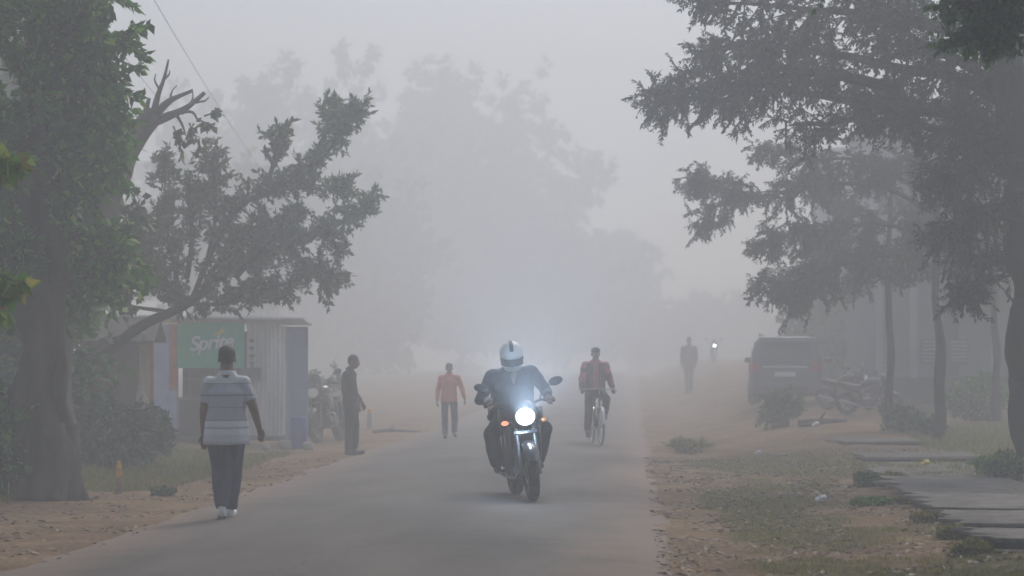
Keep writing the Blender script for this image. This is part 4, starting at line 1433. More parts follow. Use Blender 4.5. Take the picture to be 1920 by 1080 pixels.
# ------------------------------------------------------------------ motorcycles
def motorcycle(root, paint, lit=False, fairing=True):
    """front is -Y"""
    for y, nm in ((-0.68, 'front_wheel'), (0.66, 'rear_wheel')):
        w = 0.058 if y < 0 else 0.07
        ty = MB().torus((0, y, .30), (1, 0, 0), .245, w, 48, 12)
        for k in range(46):
            a = 2 * PI * k / 46
            ty.box((0, y + math.cos(a) * (.245 + w * .99), .30 + math.sin(a) * (.245 + w * .99)), (.05, .016, .006), (a + PI / 2, 0, .4 if k % 2 else -.4))
        tyre = ty.build(nm, MT['rubber'], root)
        rm = MB().torus((0, y, .30), (1, 0, 0), .195, .018, 40, 8, flat=1.8)
        rm.cyl((-.05, y, .30), (.05, y, .30), .035)
        for k in range(5):
            a = 2 * PI * k / 5 + .3
            rm.tube([(0, y + math.cos(a) * .03, .30 + math.sin(a) * .03), (0, y + math.cos(a) * .19, .30 + math.sin(a) * .19)], [.022, .014], 6)
        rm.build('rim', MT['greymetal'], tyre)
        dsk = MB().torus((-.045, y, .30), (1, 0, 0), .105, .022, 32, 6, flat=.12)
        dsk.build('brake_disc', MT['steel'], tyre)
    fk = MB()
    for s in (-1, 1):
        fk.tube([(s * .095, -.68, .28), (s * .095, -.60, .52)], [.026, .026], 12)
        fk.tube([(s * .095, -.60, .52), (s * .095, -.44, .98)], [.019, .019], 12)
    fk.build('fork', MT['greymetal'], root)
    tc = MB().box((0, -.45, .93), (.25, .06, .04), (-.35, 0, 0)).box((0, -.53, .72), (.25, .07, .035), (-.35, 0, 0))
    tc.build('fork_clamp', MT['blackmetal'], root)
    fn = MB()
    rings = []
    for k in range(13):
        a = R(25) + R(125) * k / 12
        c = Vector((0, -.68 - math.cos(a) * .325, .30 + math.sin(a) * .325))
        rad = Vector((0, -math.cos(a), math.sin(a)))
        wd = .075 if 1 < k < 11 else .05
        rings.append([c + Vector((math.cos(b), 0, 0)) * wd + rad * (math.sin(b) * .022) - rad * (.03 * abs(math.cos(b)) ** 2) for b in [2 * PI * q / 10 for q in range(10)]])
    fn.loft(rings)
    fn.build('front_mudguard', MT[paint], root)
    # headlamp and cowl
    cw = MB()
    cw.loft([[Vector((x * sx, y, .90 + z * sz + dz)) for x, z in [(math.cos(a) * (1 if abs(math.cos(a)) < .9 else .97), math.sin(a)) for a in [2 * PI * q / 20 for q in range(20)]]]
             for y, sx, sz, dz in ((-.66, .075, .065, 0), (-.655, .115, .095, 0), (-.60, .145, .135, .015), (-.52, .155, .165, .035), (-.42, .13, .13, .04))])
    cowl = cw.build('headlamp_cowl', MT[paint], root)
    if lit:
        for s in (-1, 1):
            sp = MB().loft([[Vector((s * x, y + a, z)) for y, z in ((-.50, .98), (-.30, .99), (-.22, .88), (-.34, .74), (-.50, .80))] for x, a in ((.13, 0), (.20, .05), (.235, .12))])
            sp.build('side_fairing', MT[paint], root, bevel=.015)
    ln = MB().loft([[Vector((math.cos(a) * rx, y, .895 + math.sin(a) * rz)) for a in [2 * PI * q / 24 for q in range(24)]] for y, rx, rz in ((-.655, .112, .092), (-.668, .104, .085), (-.678, .06, .05))])
    ln.build('headlight', MT['lamp'] if lit else MT['lampoff'], cowl)
    if fairing:
        vz = MB()
        vz.loft([[Vector((x, y0 + abs(x) * .35, z0)) for x in np.linspace(-wd, wd, 9)] + [Vector((x, y0 + abs(x) * .35 + .008, z0)) for x in np.linspace(wd, -wd, 9)]
                 for z0, y0, wd in ((1.02, -.60, .13), (1.10, -.56, .125), (1.18, -.51, .10), (1.22, -.47, .06))])
        vz.build('visor', MT['glass_dark'], root)
    # handlebar, grips, levers, mirrors
    hbm = MB().tube(bez([(-.37, -.28, 1.03), (-.24, -.33, 1.05), (-.10, -.41, 1.02), (.10, -.41, 1.02), (.24, -.33, 1.05), (.37, -.28, 1.03)], 24), .0125, 10)
    for s in (-1, 1):
        hbm.tube([(s * .22, -.38, 1.055), (s * .30, -.40, 1.05), (s * .37, -.36, 1.035)], [.008, .007, .006], 8)
    hbar = hbm.build('handlebar', MT['blackmetal'], root)
    for s in (-1, 1):
        g_ = MB().cyl((s * .26, -.318, 1.047), (s * .385, -.272, 1.028), .019)
        g_.build('grip', MT['rubber'], hbar)
        mm = MB().tube(bez([(s * .22, -.34, 1.06), (s * .26, -.36, 1.15), (s * .36, -.36, 1.215)], 8), .007, 8)
        mm.ell((s * .405, -.360, 1.235), (.080, .016, .047), (0, -s * .22, 0), 20, 10)
        mo = mm.build('mirror', MT['blackmetal'], root)
        gl = MB().ell((s * .405, -.347, 1.235), (.070, .007, .040), (-.25, -s * .22, 0), 18, 8)
        gl.build('mirror_glass', MT['mirror'], mo)
        ind = MB().tube([(s * .12, -.56, .84), (s * .185, -.58, .84)], [.010, .010], 8)
        io = ind.build('indicator_stalk', MT['blackmetal'], root)
        il = MB().ell((s * .215, -.585, .84), (.040, .026, .026), None, 14, 10)
        il.build('indicator', MT['indicator'] if (lit and s < 0) else MT['amber'], io)
    cl = MB().box((0, -.43, 1.08), (.19, .10, .06), (.5, 0, 0))
    cl.build('dashboard', MT['blackmetal'], root, bevel=.012)
    # tank, seat, tail
    tk = MB()
    tk.loft([ring((0, y, z), rx, rz, 20, tilt=PI / 2, e=2.6) for y, z, rx, rz in ((-.36, .86, .07, .07), (-.30, .89, .135, .105), (-.15, .91, .165, .125), (.02, .885, .150, .115), (.16, .84, .105, .085), (.22, .81, .07, .05))])
    tank = tk.build('fuel_tank', MT[paint], root)
    MB().cyl((0, -.16, 1.02), (0, -.16, 1.045), .045).build('fuel_cap', MT['chrome'], tank)
    for s in (-1, 1):
        sc = MB().prism([(-.40, .86), (-.38, .66), (-.20, .58), (.0, .66), (-.05, .80), (-.2, .88)], 'x', s * .135, s * .17)
        sc.build('side_scoop', MT[paint], root, bevel=.012)
    st = MB()
    st.loft([ring((0, y, z), rx, rz, 18, tilt=PI / 2, e=3) for y, z, rx, rz in ((.14, .80, .09, .045), (.25, .785, .135, .045), (.42, .79, .145, .045), (.60, .84, .12, .045), (.82, .87, .10, .035), (.88, .87, .06, .02))])
    st.build('seat', MT['seat'], root)
    tl = MB()
    tl.loft([ring((0, y, z), rx, rz, 16, tilt=PI / 2, e=2.4) for y, z, rx, rz in ((.18, .68, .10, .10), (.45, .72, .12, .09), (.75, .80, .10, .06), (.93, .85, .06, .03))])
    tail = tl.build('tail_panel', MT[paint], root)
    MB().ell((0, .955, .84), (.06, .02, .03)).build('tail_light', MT['redglass'], tail)
    rg = MB()
    rings = []
    for k in range(10):
        a = R(15) + R(100) * k / 9
        c = Vector((0, .66 + math.cos(a) * .345, .30 + math.sin(a) * .345))
        rad = Vector((0, math.cos(a), math.sin(a)))
        rings.append([c + Vector((math.cos(b), 0, 0)) * .085 + rad * (math.sin(b) * .012) for b in [2 * PI * q / 10 for q in range(10)]])
    rg.loft(rings)
    rg.build('rear_mudguard', MT['blackmetal'], root)
    # frame, engine, exhaust, guard
    fr = MB()
    for s in (-1, 1):
        fr.tube(bez([(s * .03, -.42, .84), (s * .11, -.30, .52), (s * .12, -.10, .30), (s * .13, .20, .30), (s * .12, .32, .52), (s * .10, .15, .76)], 18), .017, 8)
        fr.tube([(s * .11, .28, .42), (s * .11, .66, .30)], .02, 8)
        fr.tube([(s * .12, .52, .38), (s * .115, .42, .74)], .024, 8)
    fr.tube([(0, -.40, .90), (0, .2, .74)], .022, 8)
    fr.build('frame', MT['blackmetal'], root)
    en = MB().box((0, -.02, .36), (.25, .36, .20)).cyl((-.16, .06, .36), (.16, .06, .36), .10, 24).cyl((-.14, -.10, .33), (.14, -.10, .33), .075, 20)
    for k in range(8):
        en.box((0, -.10 - k * .011, .47 + k * .026), (.20, .19, .012), (.35, 0, 0))
    en.box((0, -.15, .58), (.13, .13, .24), (.35, 0, 0))
    en.build('engine', MT['greymetal'], root, bevel=.006)
    rd = MB().box((0, -.33, .60), (.26, .03, .24), (.3, 0, 0))
    for k in range(7):
        rd.box((0, -.352 + .009 * k, .51 + .03 * k), (.24, .01, .006), (.3, 0, 0))
    rd.build('radiator', MT['blackmetal'], root)
    ex = MB().tube(bez([(-.04, -.26, .50), (-.05, -.33, .38), (-.09, -.22, .24), (-.12, .05, .22), (-.16, .25, .26)], 16), .021, 10)
    ex.tube([(-.16, .22, .255), (-.175, .34, .29), (-.19, .78, .42), (-.192, .82, .43)], [.03, .048, .052, .03], 14)
    ex.build('exhaust', MT['steel'], root)
    for s in (-1, 1) if not lit else ():
        gd = MB()
        gd.tube(bez([(s * .10, -.34, .50), (s * .26, -.36, .50), (s * .31, -.34, .38), (s * .24, -.26, .27), (s * .11, -.18, .28)], 14), .0125, 8)
        gd.build('crash_guard', MT['steel'], root)
    if lit:
        for s in (-1, 1):
            fp = MB().loft([[Vector((s * (x0 + w), y, z)) for y, z in ((-.50 + a, .80), (-.40 + a, .84), (-.16, .78), (-.10, .52), (-.20, .34), (-.36 + a, .42), (-.46 + a, .60))] for x0, w, a in ((.135, 0, .03), (.160, 0, 0), (.185, 0, .05))])
            fp.build('belly_fairing', MT[paint], root, bevel=.012)
    for s in (-1, 1):
        MB().cyl((s * .13, .22, .30), (s * .27, .22, .30), .014).build('foot_peg', MT['rubber'], root)
    return root


p, D = gp(984, 934)
p.z += 0.012
bike = thing('motorcycle', 'dark motorcycle ridden towards us with its headlamp glaring white', 'motorcycle', p, YAW + R(7.5), scale=1.02, ry=R(-5.5))
motorcycle(bike, 'bikeblack', lit=True)
# the lit headlamp's own beam
bd = bpy.data.lights.new('headlamp_beam', 'SPOT')
bd.energy = 560
bd.spot_size = R(98)
bd.spot_blend = 1.0
bd.shadow_soft_size = 0.05
bd.color = (0.52, 0.72, 1.0)
bl = bpy.data.objects.new('headlamp_beam', bd)
C.objects.link(bl)
bl.parent = bike
bl.location = (0, -0.72, 0.895)
bl.rotation_euler = (PI / 2 + R(48), 0, PI)
gd_ = bpy.data.lights.new('headlamp_spill', 'POINT')
gd_.energy = 18
gd_.shadow_soft_size = 0.06
gd_.color = (0.52, 0.72, 1.0)
gl_ = bpy.data.objects.new('headlamp_spill', gd_)
C.objects.link(gl_)
gl_.parent = bike
gl_.location = (0, -0.80, 0.90)

rid = thing('person', 'helmeted rider in a dark jacket sitting on the moving motorcycle', 'person', p, YAW + R(7.5), scale=1.02, ry=R(-5.5))
RJ = dict(pelvis=(0, 0.34, 0.93), chest=(0, 0.13, 1.31), neck=(0, 0.055, 1.42), head=(0, -0.01, 1.545),
          shL=(0.225, 0.10, 1.345), shR=(-0.225, 0.10, 1.345), elL=(0.355, 0.01, 1.11), elR=(-0.385, 0.02, 1.10),
          wrL=(0.325, -0.235, 1.085), wrR=(-0.325, -0.235, 1.085), hipL=(0.10, 0.30, .88), hipR=(-0.10, 0.30, .88),
          knL=(0.275, -0.08, .72), knR=(-0.305, -0.07, .71), anL=(0.215, 0.25, .37), anR=(-0.235, 0.25, .37),
          toL=(0.225, 0.12, .315), toR=(-0.26, 0.12, .315))
rg_ = dict(top=MT['jacket'], bottom=MT['darkcloth'], shoe=MT['shoe_dark'], sleeve='long', hem=.06, curl=1.15, hair=False, headtilt=.32,
           handL=(-.05, -.9, -.35), handR=(.05, -.9, -.35), palmL=(0, -.3, -1), palmR=(0, -.3, -1), topname='jacket', wr=.018, fat=1.16, flare=.03, leg=1.2)
build_person(rid, RJ, rg_)
hp = Vector((0, -0.01, 1.545))
HMx = Matrix.Translation(hp) @ Euler((.32, 0, R(-4))).to_matrix().to_4x4()
hs = MB().ell((0, .012, .025), (.128, .152, .135), None, 28, 20)
hs.v = [(x, y, max(z, -.085)) for x, y, z in hs.v]
helm = hs.build('helmet', MT['helmet'], rid, mtx=HMx)
ch = MB().loft([ring((0, -.055, z), rx, ry, 22) for z, rx, ry in ((-.085, .108, .103), (-.110, .100, .098), (-.135, .088, .086))])
ch.build('chin_guard', MT['helmet'], helm, mtx=HMx)
stp = MB()
rr = []
for k in range(17):
    a = R(28) + R(120) * k / 16
    rr.append([Vector((x, .012 - math.cos(a) * (.152 + dz), .025 + math.sin(a) * (.135 + dz))) for x, dz in ((-.020, .001), (.020, .001), (.020, .004), (-.020, .004))])
stp.loft(rr)
stp.build('helmet_stripe', MT['blackmetal'], helm, mtx=HMx)
vs_ = MB()
rr = []
for k in range(15):
    a = R(-72) + R(144) * k / 14
    rr.append([Vector((math.sin(a) * q, .012 - math.cos(a) * q * 1.14, z)) for q, z in ((.126, -.088), (.134, .0), (.127, .0), (.120, -.088))])
vs_.loft(rr)
vs_.build('helmet_visor', MT['glass_dark'], helm, mtx=HMx)
# pale shirt front showing in the open jacket
sf = MB().loft([[Vector((x * w, y - abs(x) * -.02, z)) for x in (-1, -.5, 0, .5, 1)] + [Vector((x * w, y + .02, z)) for x in (1, .5, 0, -.5, -1)] for z, y, w in ((1.43, -.022, .055), (1.36, -.020, .040), (1.28, -.015, .018), (1.24, -.008, .006))])
sf.build('shirt_front', MT['cream'], rid)
for s, w in (('L', RJ['wrL']), ('R', RJ['wrR'])):
    w = Vector(w)
    e = Vector(RJ['el' + s])
    d = (w - e).normalized()
    MB().tube([w - d * .03, w + d * .02], [.047, .046], 14).build('glove_cuff', MT['cream'] if s == 'R' else MT['darkcloth'], rid)


# parked motorcycles
def parked(px, py, rz, label, paint, group, ry=R(9), scale=1.0):
    q, D_ = gp(px, py)
    t_ = thing('motorcycle', label, 'motorcycle', q + Vector((0, 0, .005)), rz, group, scale=scale, ry=ry)
    motorcycle(t_, paint)
    sd = MB().tube([(.10, .10, .28), (.30, .16, .02)], [.011, .011], 8).box((.305, .16, .0), (.05, .06, .012))
    sd.build('side_stand', MT['blackmetal'], t_)
    return t_


parked(617, 829, YAW + R(-14), 'motorcycle parked facing us beside the blue barrel and the handcart', 'bikeblack', None, ry=R(-6), scale=1.12)
parked(1632, 778, YAW + R(62), 'nearer motorcycle parked beside the car, its front end by the thinnest tree', 'bikeblue', 'motorcycles parked beside the car', ry=R(-8), scale=.80)
parked(1590, 768, YAW + R(52), 'farther of the motorcycles parked beside the car, half behind the other one', 'bikeblack', 'motorcycles parked beside the car', ry=R(-8), scale=.80)
# crate and sack bundle behind the parked left motorcycle
q, D_ = gp(600, 822)
t = thing('cart', 'dark covered handcart standing just behind the motorcycle by the blue barrel', 'handcart', q + Vector((.05, .7, 0)), YAW)
MB().loft([ring((0, 0, z), rx, .30, 20, e=4) for z, rx in ((.30, .33), (.34, .36), (.85, .35), (.98, .30), (1.02, .2))]).build('cover', MT['thatch'], t, wrinkle=.02, wscale=6)
for s in (-1, 1):
    w_ = MB().torus((s * .38, 0, .28), (1, 0, 0), .25, .025, 30, 8)
    for k in range(8):
        a = 2 * PI * k / 8
        w_.tube([(s * .38, 0, .28), (s * .38, math.cos(a) * .25, .28 + math.sin(a) * .25)], .008, 6)
    w_.build('wheel', MT['dirtyrubber'], t)
MB().cyl((-.40, 0, .28), (.40, 0, .28), .018).tube([(-.3, -.3, .35), (-.28, -.42, .02)], .018, 8).tube([(.3, -.3, .35), (.28, -.42, .02)], .018, 8).build('axle', MT['blackmetal'], t)

# far motorcycle with lit lamp
q, D_ = gp(1338, 724)
q = gx(1338, 115)
t = thing('motorcycle', 'distant motorcycle seen only as a small white headlamp left of the parked car', 'motorcycle', q, YAW, scale=.9)
motorcycle(t, 'bikeblack')
for c_ in t.children:
    if c_.name.startswith('headlamp_cowl'):
        for h_ in c_.children:
            h_.data.materials.clear(); h_.data.materials.append(MT['lampfar'])


# ------------------------------------------------------------------ bicycle and cyclist
p, D = gp(1118, 834)
p.z += .008
by = thing('bicycle', 'upright roadster bicycle with a pale front mudguard ridden towards us', 'bicycle', p, YAW + R(7))
for y, nm in ((-.56, 'front_wheel'), (.52, 'rear_wheel')):
    w = MB().torus((0, y, .345), (1, 0, 0), .325, .020, 48, 8).build(nm, MT['rubber'], by)
    r_ = MB().torus((0, y, .345), (1, 0, 0), .303, .010, 40, 6).cyl((-.05, y, .345), (.05, y, .345), .018, 12)
    for k in range(28):
        a = 2 * PI * k / 28
        r_.tube([((-1) ** k * .03, y, .345), (0, y + math.cos(a) * .30, .345 + math.sin(a) * .30)], .0016, 4)
    r_.build('rim', MT['steel'], w)
for y, a0, a1, nm, mm_ in ((-.56, 10, 130, 'front_mudguard', 'helmet'), (.52, 40, 190, 'rear_mudguard', 'steel')):
    rr = []
    for k in range(14):
        a = R(a0) + R(a1 - a0) * k / 13
        c = Vector((0, y - math.cos(a) * .365, .345 + math.sin(a) * .365))
        rad = Vector((0, -math.cos(a), math.sin(a)))
        rr.append([c + Vector((math.cos(b), 0, 0)) * .028 + rad * (math.sin(b) * .006) for b in [2 * PI * q / 8 for q in range(8)]])
    MB().loft(rr).build(nm, MT[mm_], by)
fr = MB()
hd0, hd1, bb, stt = (0, -.40, .68), (0, -.36, .92), (0, .02, .30), (0, .20, .82)
for a, b_, r_ in ((hd0, bb, .019), (hd1, stt, .016), (bb, stt, .017), (hd0, hd1, .021)):
    fr.tube([a, b_], r_, 10)
for s in (-1, 1):
    fr.tube([(s * .012, .18, .78), (s * .06, .52, .345)], .010, 8)
    fr.tube([(s * .012, .02, .30), (s * .06, .52, .345)], .011, 8)
    fr.tube([(s * .045, -.40, .68), (s * .05, -.56, .345)], .013, 8)
fr.tube([(-.05, -.40, .68), (.05, -.40, .68)], .014, 8)
fr.build('frame', MT['blackmetal'], by)
MB().tube(bez([(-.28, -.16, 1.00), (-.27, -.28, 1.02), (-.12, -.38, 1.03), (.12, -.38, 1.03), (.27, -.28, 1.02), (.28, -.16, 1.00)], 20), .011, 8).tube([(0, -.36, .92), (0, -.38, 1.03)], .012, 8).build('handlebar', MT['steel'], by)
MB().loft([ring((0, y, z), rx, .03, 14, tilt=PI / 2) for y, z, rx in ((.02, .90, .02), (.12, .91, .05), (.26, .92, .10), (.30, .92, .09))]).build('saddle', MT['seat'], by)
MB().tube([(0, .20, .80), (0, .22, .90)], .012, 8).build('seat_post', MT['steel'], by)
ck = MB().torus((.05, .02, .30), (1, 0, 0), .09, .006, 28, 6).cyl((-.08, .02, .30), (.08, .02, .30), .016).tube([(.08, .02, .30), (.09, -.04, .46)], .009, 8).tube([(-.08, .02, .30), (-.09, .08, .14)], .009, 8)
ck.build('crank', MT['steel'], by)
for s, y, z in ((1, -.04, .46), (-1, .08, .14)):
    MB().box((s * .14, y, z), (.09, .07, .022)).build('pedal', MT['rubber'], by)
rc = MB()
for s in (-1, 0, 1):
    rc.tube([(s * .06, .30, .74), (s * .06, .80, .74)], .006, 6)
rc.tube([(-.06, .80, .74), (.06, .80, .74)], .006, 6).tube([(-.06, .74, .74), (-.06, .52, .36)], .006, 6).tube([(.06, .74, .74), (.06, .52, .36)], .006, 6)
rc.build('carrier', MT['blackmetal'], by)
cyc = thing('person', 'cyclist in a faded red top under an open dark jacket riding the bicycle', 'person', p, YAW + R(7))
build_person(cyc, dict(pelvis=(0, .20, 1.03), chest=(0, .10, 1.42), neck=(0, .05, 1.54), head=(-.01, 0.0, 1.665),
                       shL=(0.19, .08, 1.46), shR=(-0.19, .08, 1.46), elL=(0.26, .04, 1.20), elR=(-0.26, .03, 1.20),
                       wrL=(0.285, -.13, 1.045), wrR=(-0.285, -.13, 1.045), hipL=(0.09, .17, .98), hipR=(-0.09, .17, .98),
                       knL=(0.16, -.20, .83), knR=(-0.15, -.06, .60), anL=(0.15, -.02, .56), anR=(-0.14, .12, .245),
                       toL=(0.155, -.13, .51), toR=(-0.15, -.0, .195)),
             dict(top=MT['pink'], bottom=MT['darkcloth'], shoe=MT['shoe_dark'], sleeve='long', hem=.08, curl=1.1, hair=True, eyes=True, headtilt=.1,
                  handL=(0, -.8, -.5), handR=(0, -.8, -.5), palmL=(0, -.3, -1), palmR=(0, -.3, -1), flare=.01))
for s in (-1, 1):       # open jacket: two front panels with sleeves
    m = MB()
    m.loft([[Vector((s * x, y0 + yy, z)) for x, yy in ((.055, -.150), (.12, -.150), (.185, -.09), (.20, .0), (.17, .11), (.06, .14), (.06, .10), (.15, .08), (.17, .0), (.15, -.09), (.11, -.135), (.055, -.135))]
            for z, y0 in ((.98, .20), (1.15, .175), (1.30, .13), (1.44, .10), (1.50, .09))])
    sh, el, wr_ = Vector((s * .19, .08, 1.46)), Vector((s * .26, .04, 1.20)), Vector((s * .285, -.13, 1.045))
    m.capsule(sh, el, .072, .064)
    m.capsule(el, el.lerp(wr_, .8), .064, .054)
    m.build('jacket', MT['brownjacket'], cyc, remesh=.012, soft=2, wrinkle=.01, wscale=9)
MB().ell((-.01, .005, 1.735), (.088, .10, .062)).ell((-.01, -.10, 1.742), (.055, .05, .008)).build('cap', MT['darkcloth'], cyc, remesh=.007, soft=2)


# ------------------------------------------------------------------ parked car
q, D = gp(1472, 762)
car = thing('parked_car', 'silver grey hatch backed car parked on the right verge with its tail towards us', 'car', q, YAW - R(8.5), scale=1.05)
# rear is at local y = 0, car extends to +Y; x half width .88
def sec(y, pts):
    L = [Vector((x, y, z)) for x, z in pts]
    return L + [Vector((-x, y, z)) for x, z in reversed(pts)]
lower = [(0.0, .70, .30, .56, .98), (.06, .82, .27, .60, 1.02), (.25, .875, .24, .62, 1.02), (.7, .89, .22, .62, 1.01), (1.6, .89, .21, .60, .98), (2.6, .88, .21, .58, .96), (3.3, .86, .22, .56, .92), (3.9, .80, .25, .54, .80), (4.15, .66, .30, .50, .68)]
bm_ = MB().loft([sec(y, [(w * .90, z0), (w * .98, z0 + .10), (w, zm), (w * .985, zt - .10), (w * .93, zt - .02), (w * .80, zt)]) for y, w, z0, zm, zt in lower])
body = bm_.build('body', MT['silver'], car, bevel=.02)
cab = [(.02, .78, .70, 1.02, 1.03), (.16, .80, .68, 1.00, 1.40), (.34, .82, .66, 1.0, 1.60), (.9, .83, .66, 1.0, 1.66), (1.9, .82, .65, .98, 1.655), (2.35, .80, .62, .96, 1.58), (3.05, .76, .66, .93, .96)]
cb = MB().loft([sec(y, [(wb, z0), (wb * .985, z0 + (z1 - z0) * .5), (wt + .03, z0 + (z1 - z0) * .90), (wt - .05, z1)]) for y, wb, wt, z0, z1 in cab])
cb.build('cabin', MT['silver'], car, bevel=.015)
def panel(pts, nrm, t=.012):
    n_ = Vector(nrm).normalized() * t
    a = [Vector(q_) for q_ in pts]
    m = MB()
    k = len(a)
    m.add(a + [v + n_ for v in a], [tuple(range(k - 1, -1, -1)), tuple(range(k, 2 * k))] + [(i, (i + 1) % k, (i + 1) % k + k, i + k) for i in range(k)])
    return m
panel([(-.64, .035, 1.10), (.64, .035, 1.10), (.58, .20, 1.52), (-.58, .20, 1.52)], (0, -1, .3), .02).build('rear_window', MT['glass_dark'], car, bevel=.006)
for s in (-1, 1):
    panel([(s * .815, .48, 1.06), (s * .80, 1.35, 1.05), (s * .735, 1.35, 1.54), (s * .72, .60, 1.53)], (s, 0, .15), .02).build('side_window', MT['glass_dark'], car)
    panel([(s * .80, 1.42, 1.05), (s * .79, 2.45, 1.04), (s * .71, 2.15, 1.50), (s * .735, 1.42, 1.54)], (s, 0, .15), .02).build('side_window', MT['glass_dark'], car)
    tlm = MB().loft([[Vector((s * x, y, z)) for x, y in ((.60, -.012), (.74, .0), (.86, .12), (.84, .14), (.74, .03), (.60, .02))] for z in (.80, .86, 1.0, 1.04)])
    tlm.build('tail_light', MT['redglass'], car, bevel=.01)
    MB().ell((s * .97, 2.35, 1.09), (.11, .06, .075), None, 16, 10).tube([(s * .84, 2.38, 1.03), (s * .92, 2.36, 1.06)], .02, 6).build('wing_mirror', MT['silver'], car)
    MB().tube(bez([(s * .60, .45, 1.635), (s * .62, .55, 1.70), (s * .62, 1.8, 1.70), (s * .60, 1.95, 1.65)], 12), .016, 8).build('roof_rail', MT['blackmetal'], car)
    for y in (.78, 3.30):
        w_ = MB().torus((s * .80, y, .33), (1, 0, 0), .235, .095, 40, 12).build('wheel', MT['dirtyrubber'], car)
        rm = MB().torus((s * .86, y, .33), (1, 0, 0), .185, .018, 30, 8)
        for k in range(6):
            a = 2 * PI * k / 6
            rm.tube([(s * .87, y, .33), (s * .865, y + math.cos(a) * .18, .33 + math.sin(a) * .18)], [.03, .018], 6)
        rm.build('rim', MT['steel'], w_)
MB().loft([sec(y, [(w, .32), (w + .01, .42), (w, .56)]) for y, w in ((-.075, .62), (-.06, .76), (.05, .87), (.18, .89))]).build('rear_bumper', MT['silver'], car, bevel=.02)
MB().box((0, -.078, .40), (1.1, .02, .10)).build('bumper_insert', MT['blackmetal'], car)
MB().box((0, -.02, .76), (.50, .014, .11)).build('number_plate', MT['white'], car)
MB().box((0, -.015, .93), (1.06, .02, .035)).build('chrome_strip', MT['chrome'], car)
MB().box((0, .12, 1.62), (1.2, .26, .035), (.12, 0, 0)).build('roof_spoiler', MT['silver'], car, bevel=.01)
MB().tube([(0, .03, 1.10), (.30, .055, 1.16)], .010, 6).build('wiper', MT['blackmetal'], car)


# ------------------------------------------------------------------ buildings, left
s53 = FPX / 53.0
def at(px, D):
    """ground point under a pixel column"""
    return gx(px, D)


g0 = at(330, 46)
KS = 46 / 53
shop = thing('shop_kiosk', 'sheet metal shop kiosk with white corrugated side and dark open counter under the green banner', 'kiosk', g0, YAW, scale=KS)
X = lambda px: (px - 330) / s53
Zs = 2.62
for x0, x1, mt, nm in ((X(254), X(318), 'sheet_blue', 'blue_panel'), (X(318), X(334), 'rust', 'orange_pillar')):
    MB().box(((x0 + x1) / 2, 0, Zs / 2 - .03), (x1 - x0 - .004, .10 if nm == 'blue_panel' else .14, Zs - .06)).build(nm, MT[mt], shop)
MB().box((X(318) / 2 + X(334) / 2, -.075, .55), (X(334) - X(318) - .02, .01, 1.1)).build('pale_paint_band', MT['sheet_blue'], shop)
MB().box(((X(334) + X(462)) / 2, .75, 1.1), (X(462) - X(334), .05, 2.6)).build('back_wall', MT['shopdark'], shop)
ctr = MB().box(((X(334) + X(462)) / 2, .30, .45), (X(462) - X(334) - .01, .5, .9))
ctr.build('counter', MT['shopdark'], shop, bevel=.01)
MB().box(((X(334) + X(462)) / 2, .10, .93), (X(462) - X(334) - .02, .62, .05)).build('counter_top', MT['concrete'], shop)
for k in range(5):
    MB().box((X(350 + k * 24), .55, 1.42), (.012, .05, .9)).build('shelf_post', MT['greymetal'], shop)
MB().box((X(398), .55, 1.35), (1.4, .3, .03)).build('shelf', MT['wood'], shop)
# corrugated white sheet
cs = MB()
n_ = 44
xa, xb = X(463), X(526)
o1 = [(xa + (xb - xa) * k / n_, .0 + .028 * math.sin(k * 2 * PI / 5.5)) for k in range(n_ + 1)]
cs.prism(o1 + [(x, y + .02) for x, y in reversed(o1)], 'z', 0.02, Zs - .06)
cs.build('corrugated_sheet', MT['sheet_white'], shop)
cs = MB()
o1 = [(.02 + 2.2 * k / 80, .028 * math.sin(k * 2 * PI / 6)) for k in range(81)]
sideo = [(xb + .02 + y, x) for x, y in o1]
cs.prism(sideo + [(x + .02, y) for x, y in reversed(sideo)], 'z', 0.02, Zs - .10)
cs.build('corrugated_side', MT['sheet_white'], shop)
for k in range(4):
    MB().box((X(470), -.05, Zs - .42 - k * .17), (.17, .02, .07)).build('vent_slat', MT['greymetal'], shop)
MB().box((X(463) + .03, -.055, Zs / 2), (.05, .05, Zs - .1)).build('corner_post', MT['sheet_roof'], shop)
MB().box((X(472), -.09, 1.45), (.42, .05, .30)).build('notice_board', MT['greymetal'], shop)
rf = MB().box((X(405), .85, Zs + .03), (X(572) - X(238), 2.5, .045), (R(-2), R(-.9) * -1, 0))
rf.build('roof', MT['sheet_roof'], shop)
MB().box((X(560), .3, 1.25), (.36, .06, 2.5)).build('blue_door', MT['sheet_deep'], shop)
MB().box((X(540), .34, 1.25), (.16, .05, 2.5)).build('mauve_panel', MT['sheet_blue'], shop)
MB().box((X(400), -.05, .06), (X(526) - X(254), .5, .10)).build('plinth', MT['concrete'], shop, bevel=.01)
# the banner hanging under the roof edge
bw, bh = X(460) - X(334), .99
bn = thing('advertising_banner', 'green soft drink banner with white slanted lettering hanging over the shop counter', 'banner', g0, YAW, scale=KS)
bx = (X(334) + X(460)) / 2
g_ = MB()
o1 = [(bx - bw / 2 + bw * k / 30, -.16 + .012 * math.sin(k * .9)) for k in range(31)]
g_.prism(o1 + [(x, y + .008) for x, y in reversed(o1)], 'z', Zs - .04 - bh, Zs - .03)
g_.build('vinyl_sheet', MT['banner'], bn)
MB().cyl((bx - bw / 2 - .03, -.16, Zs - .03), (bx + bw / 2 + .03, -.16, Zs - .03), .014).build('top_rod', MT['steel'], bn)


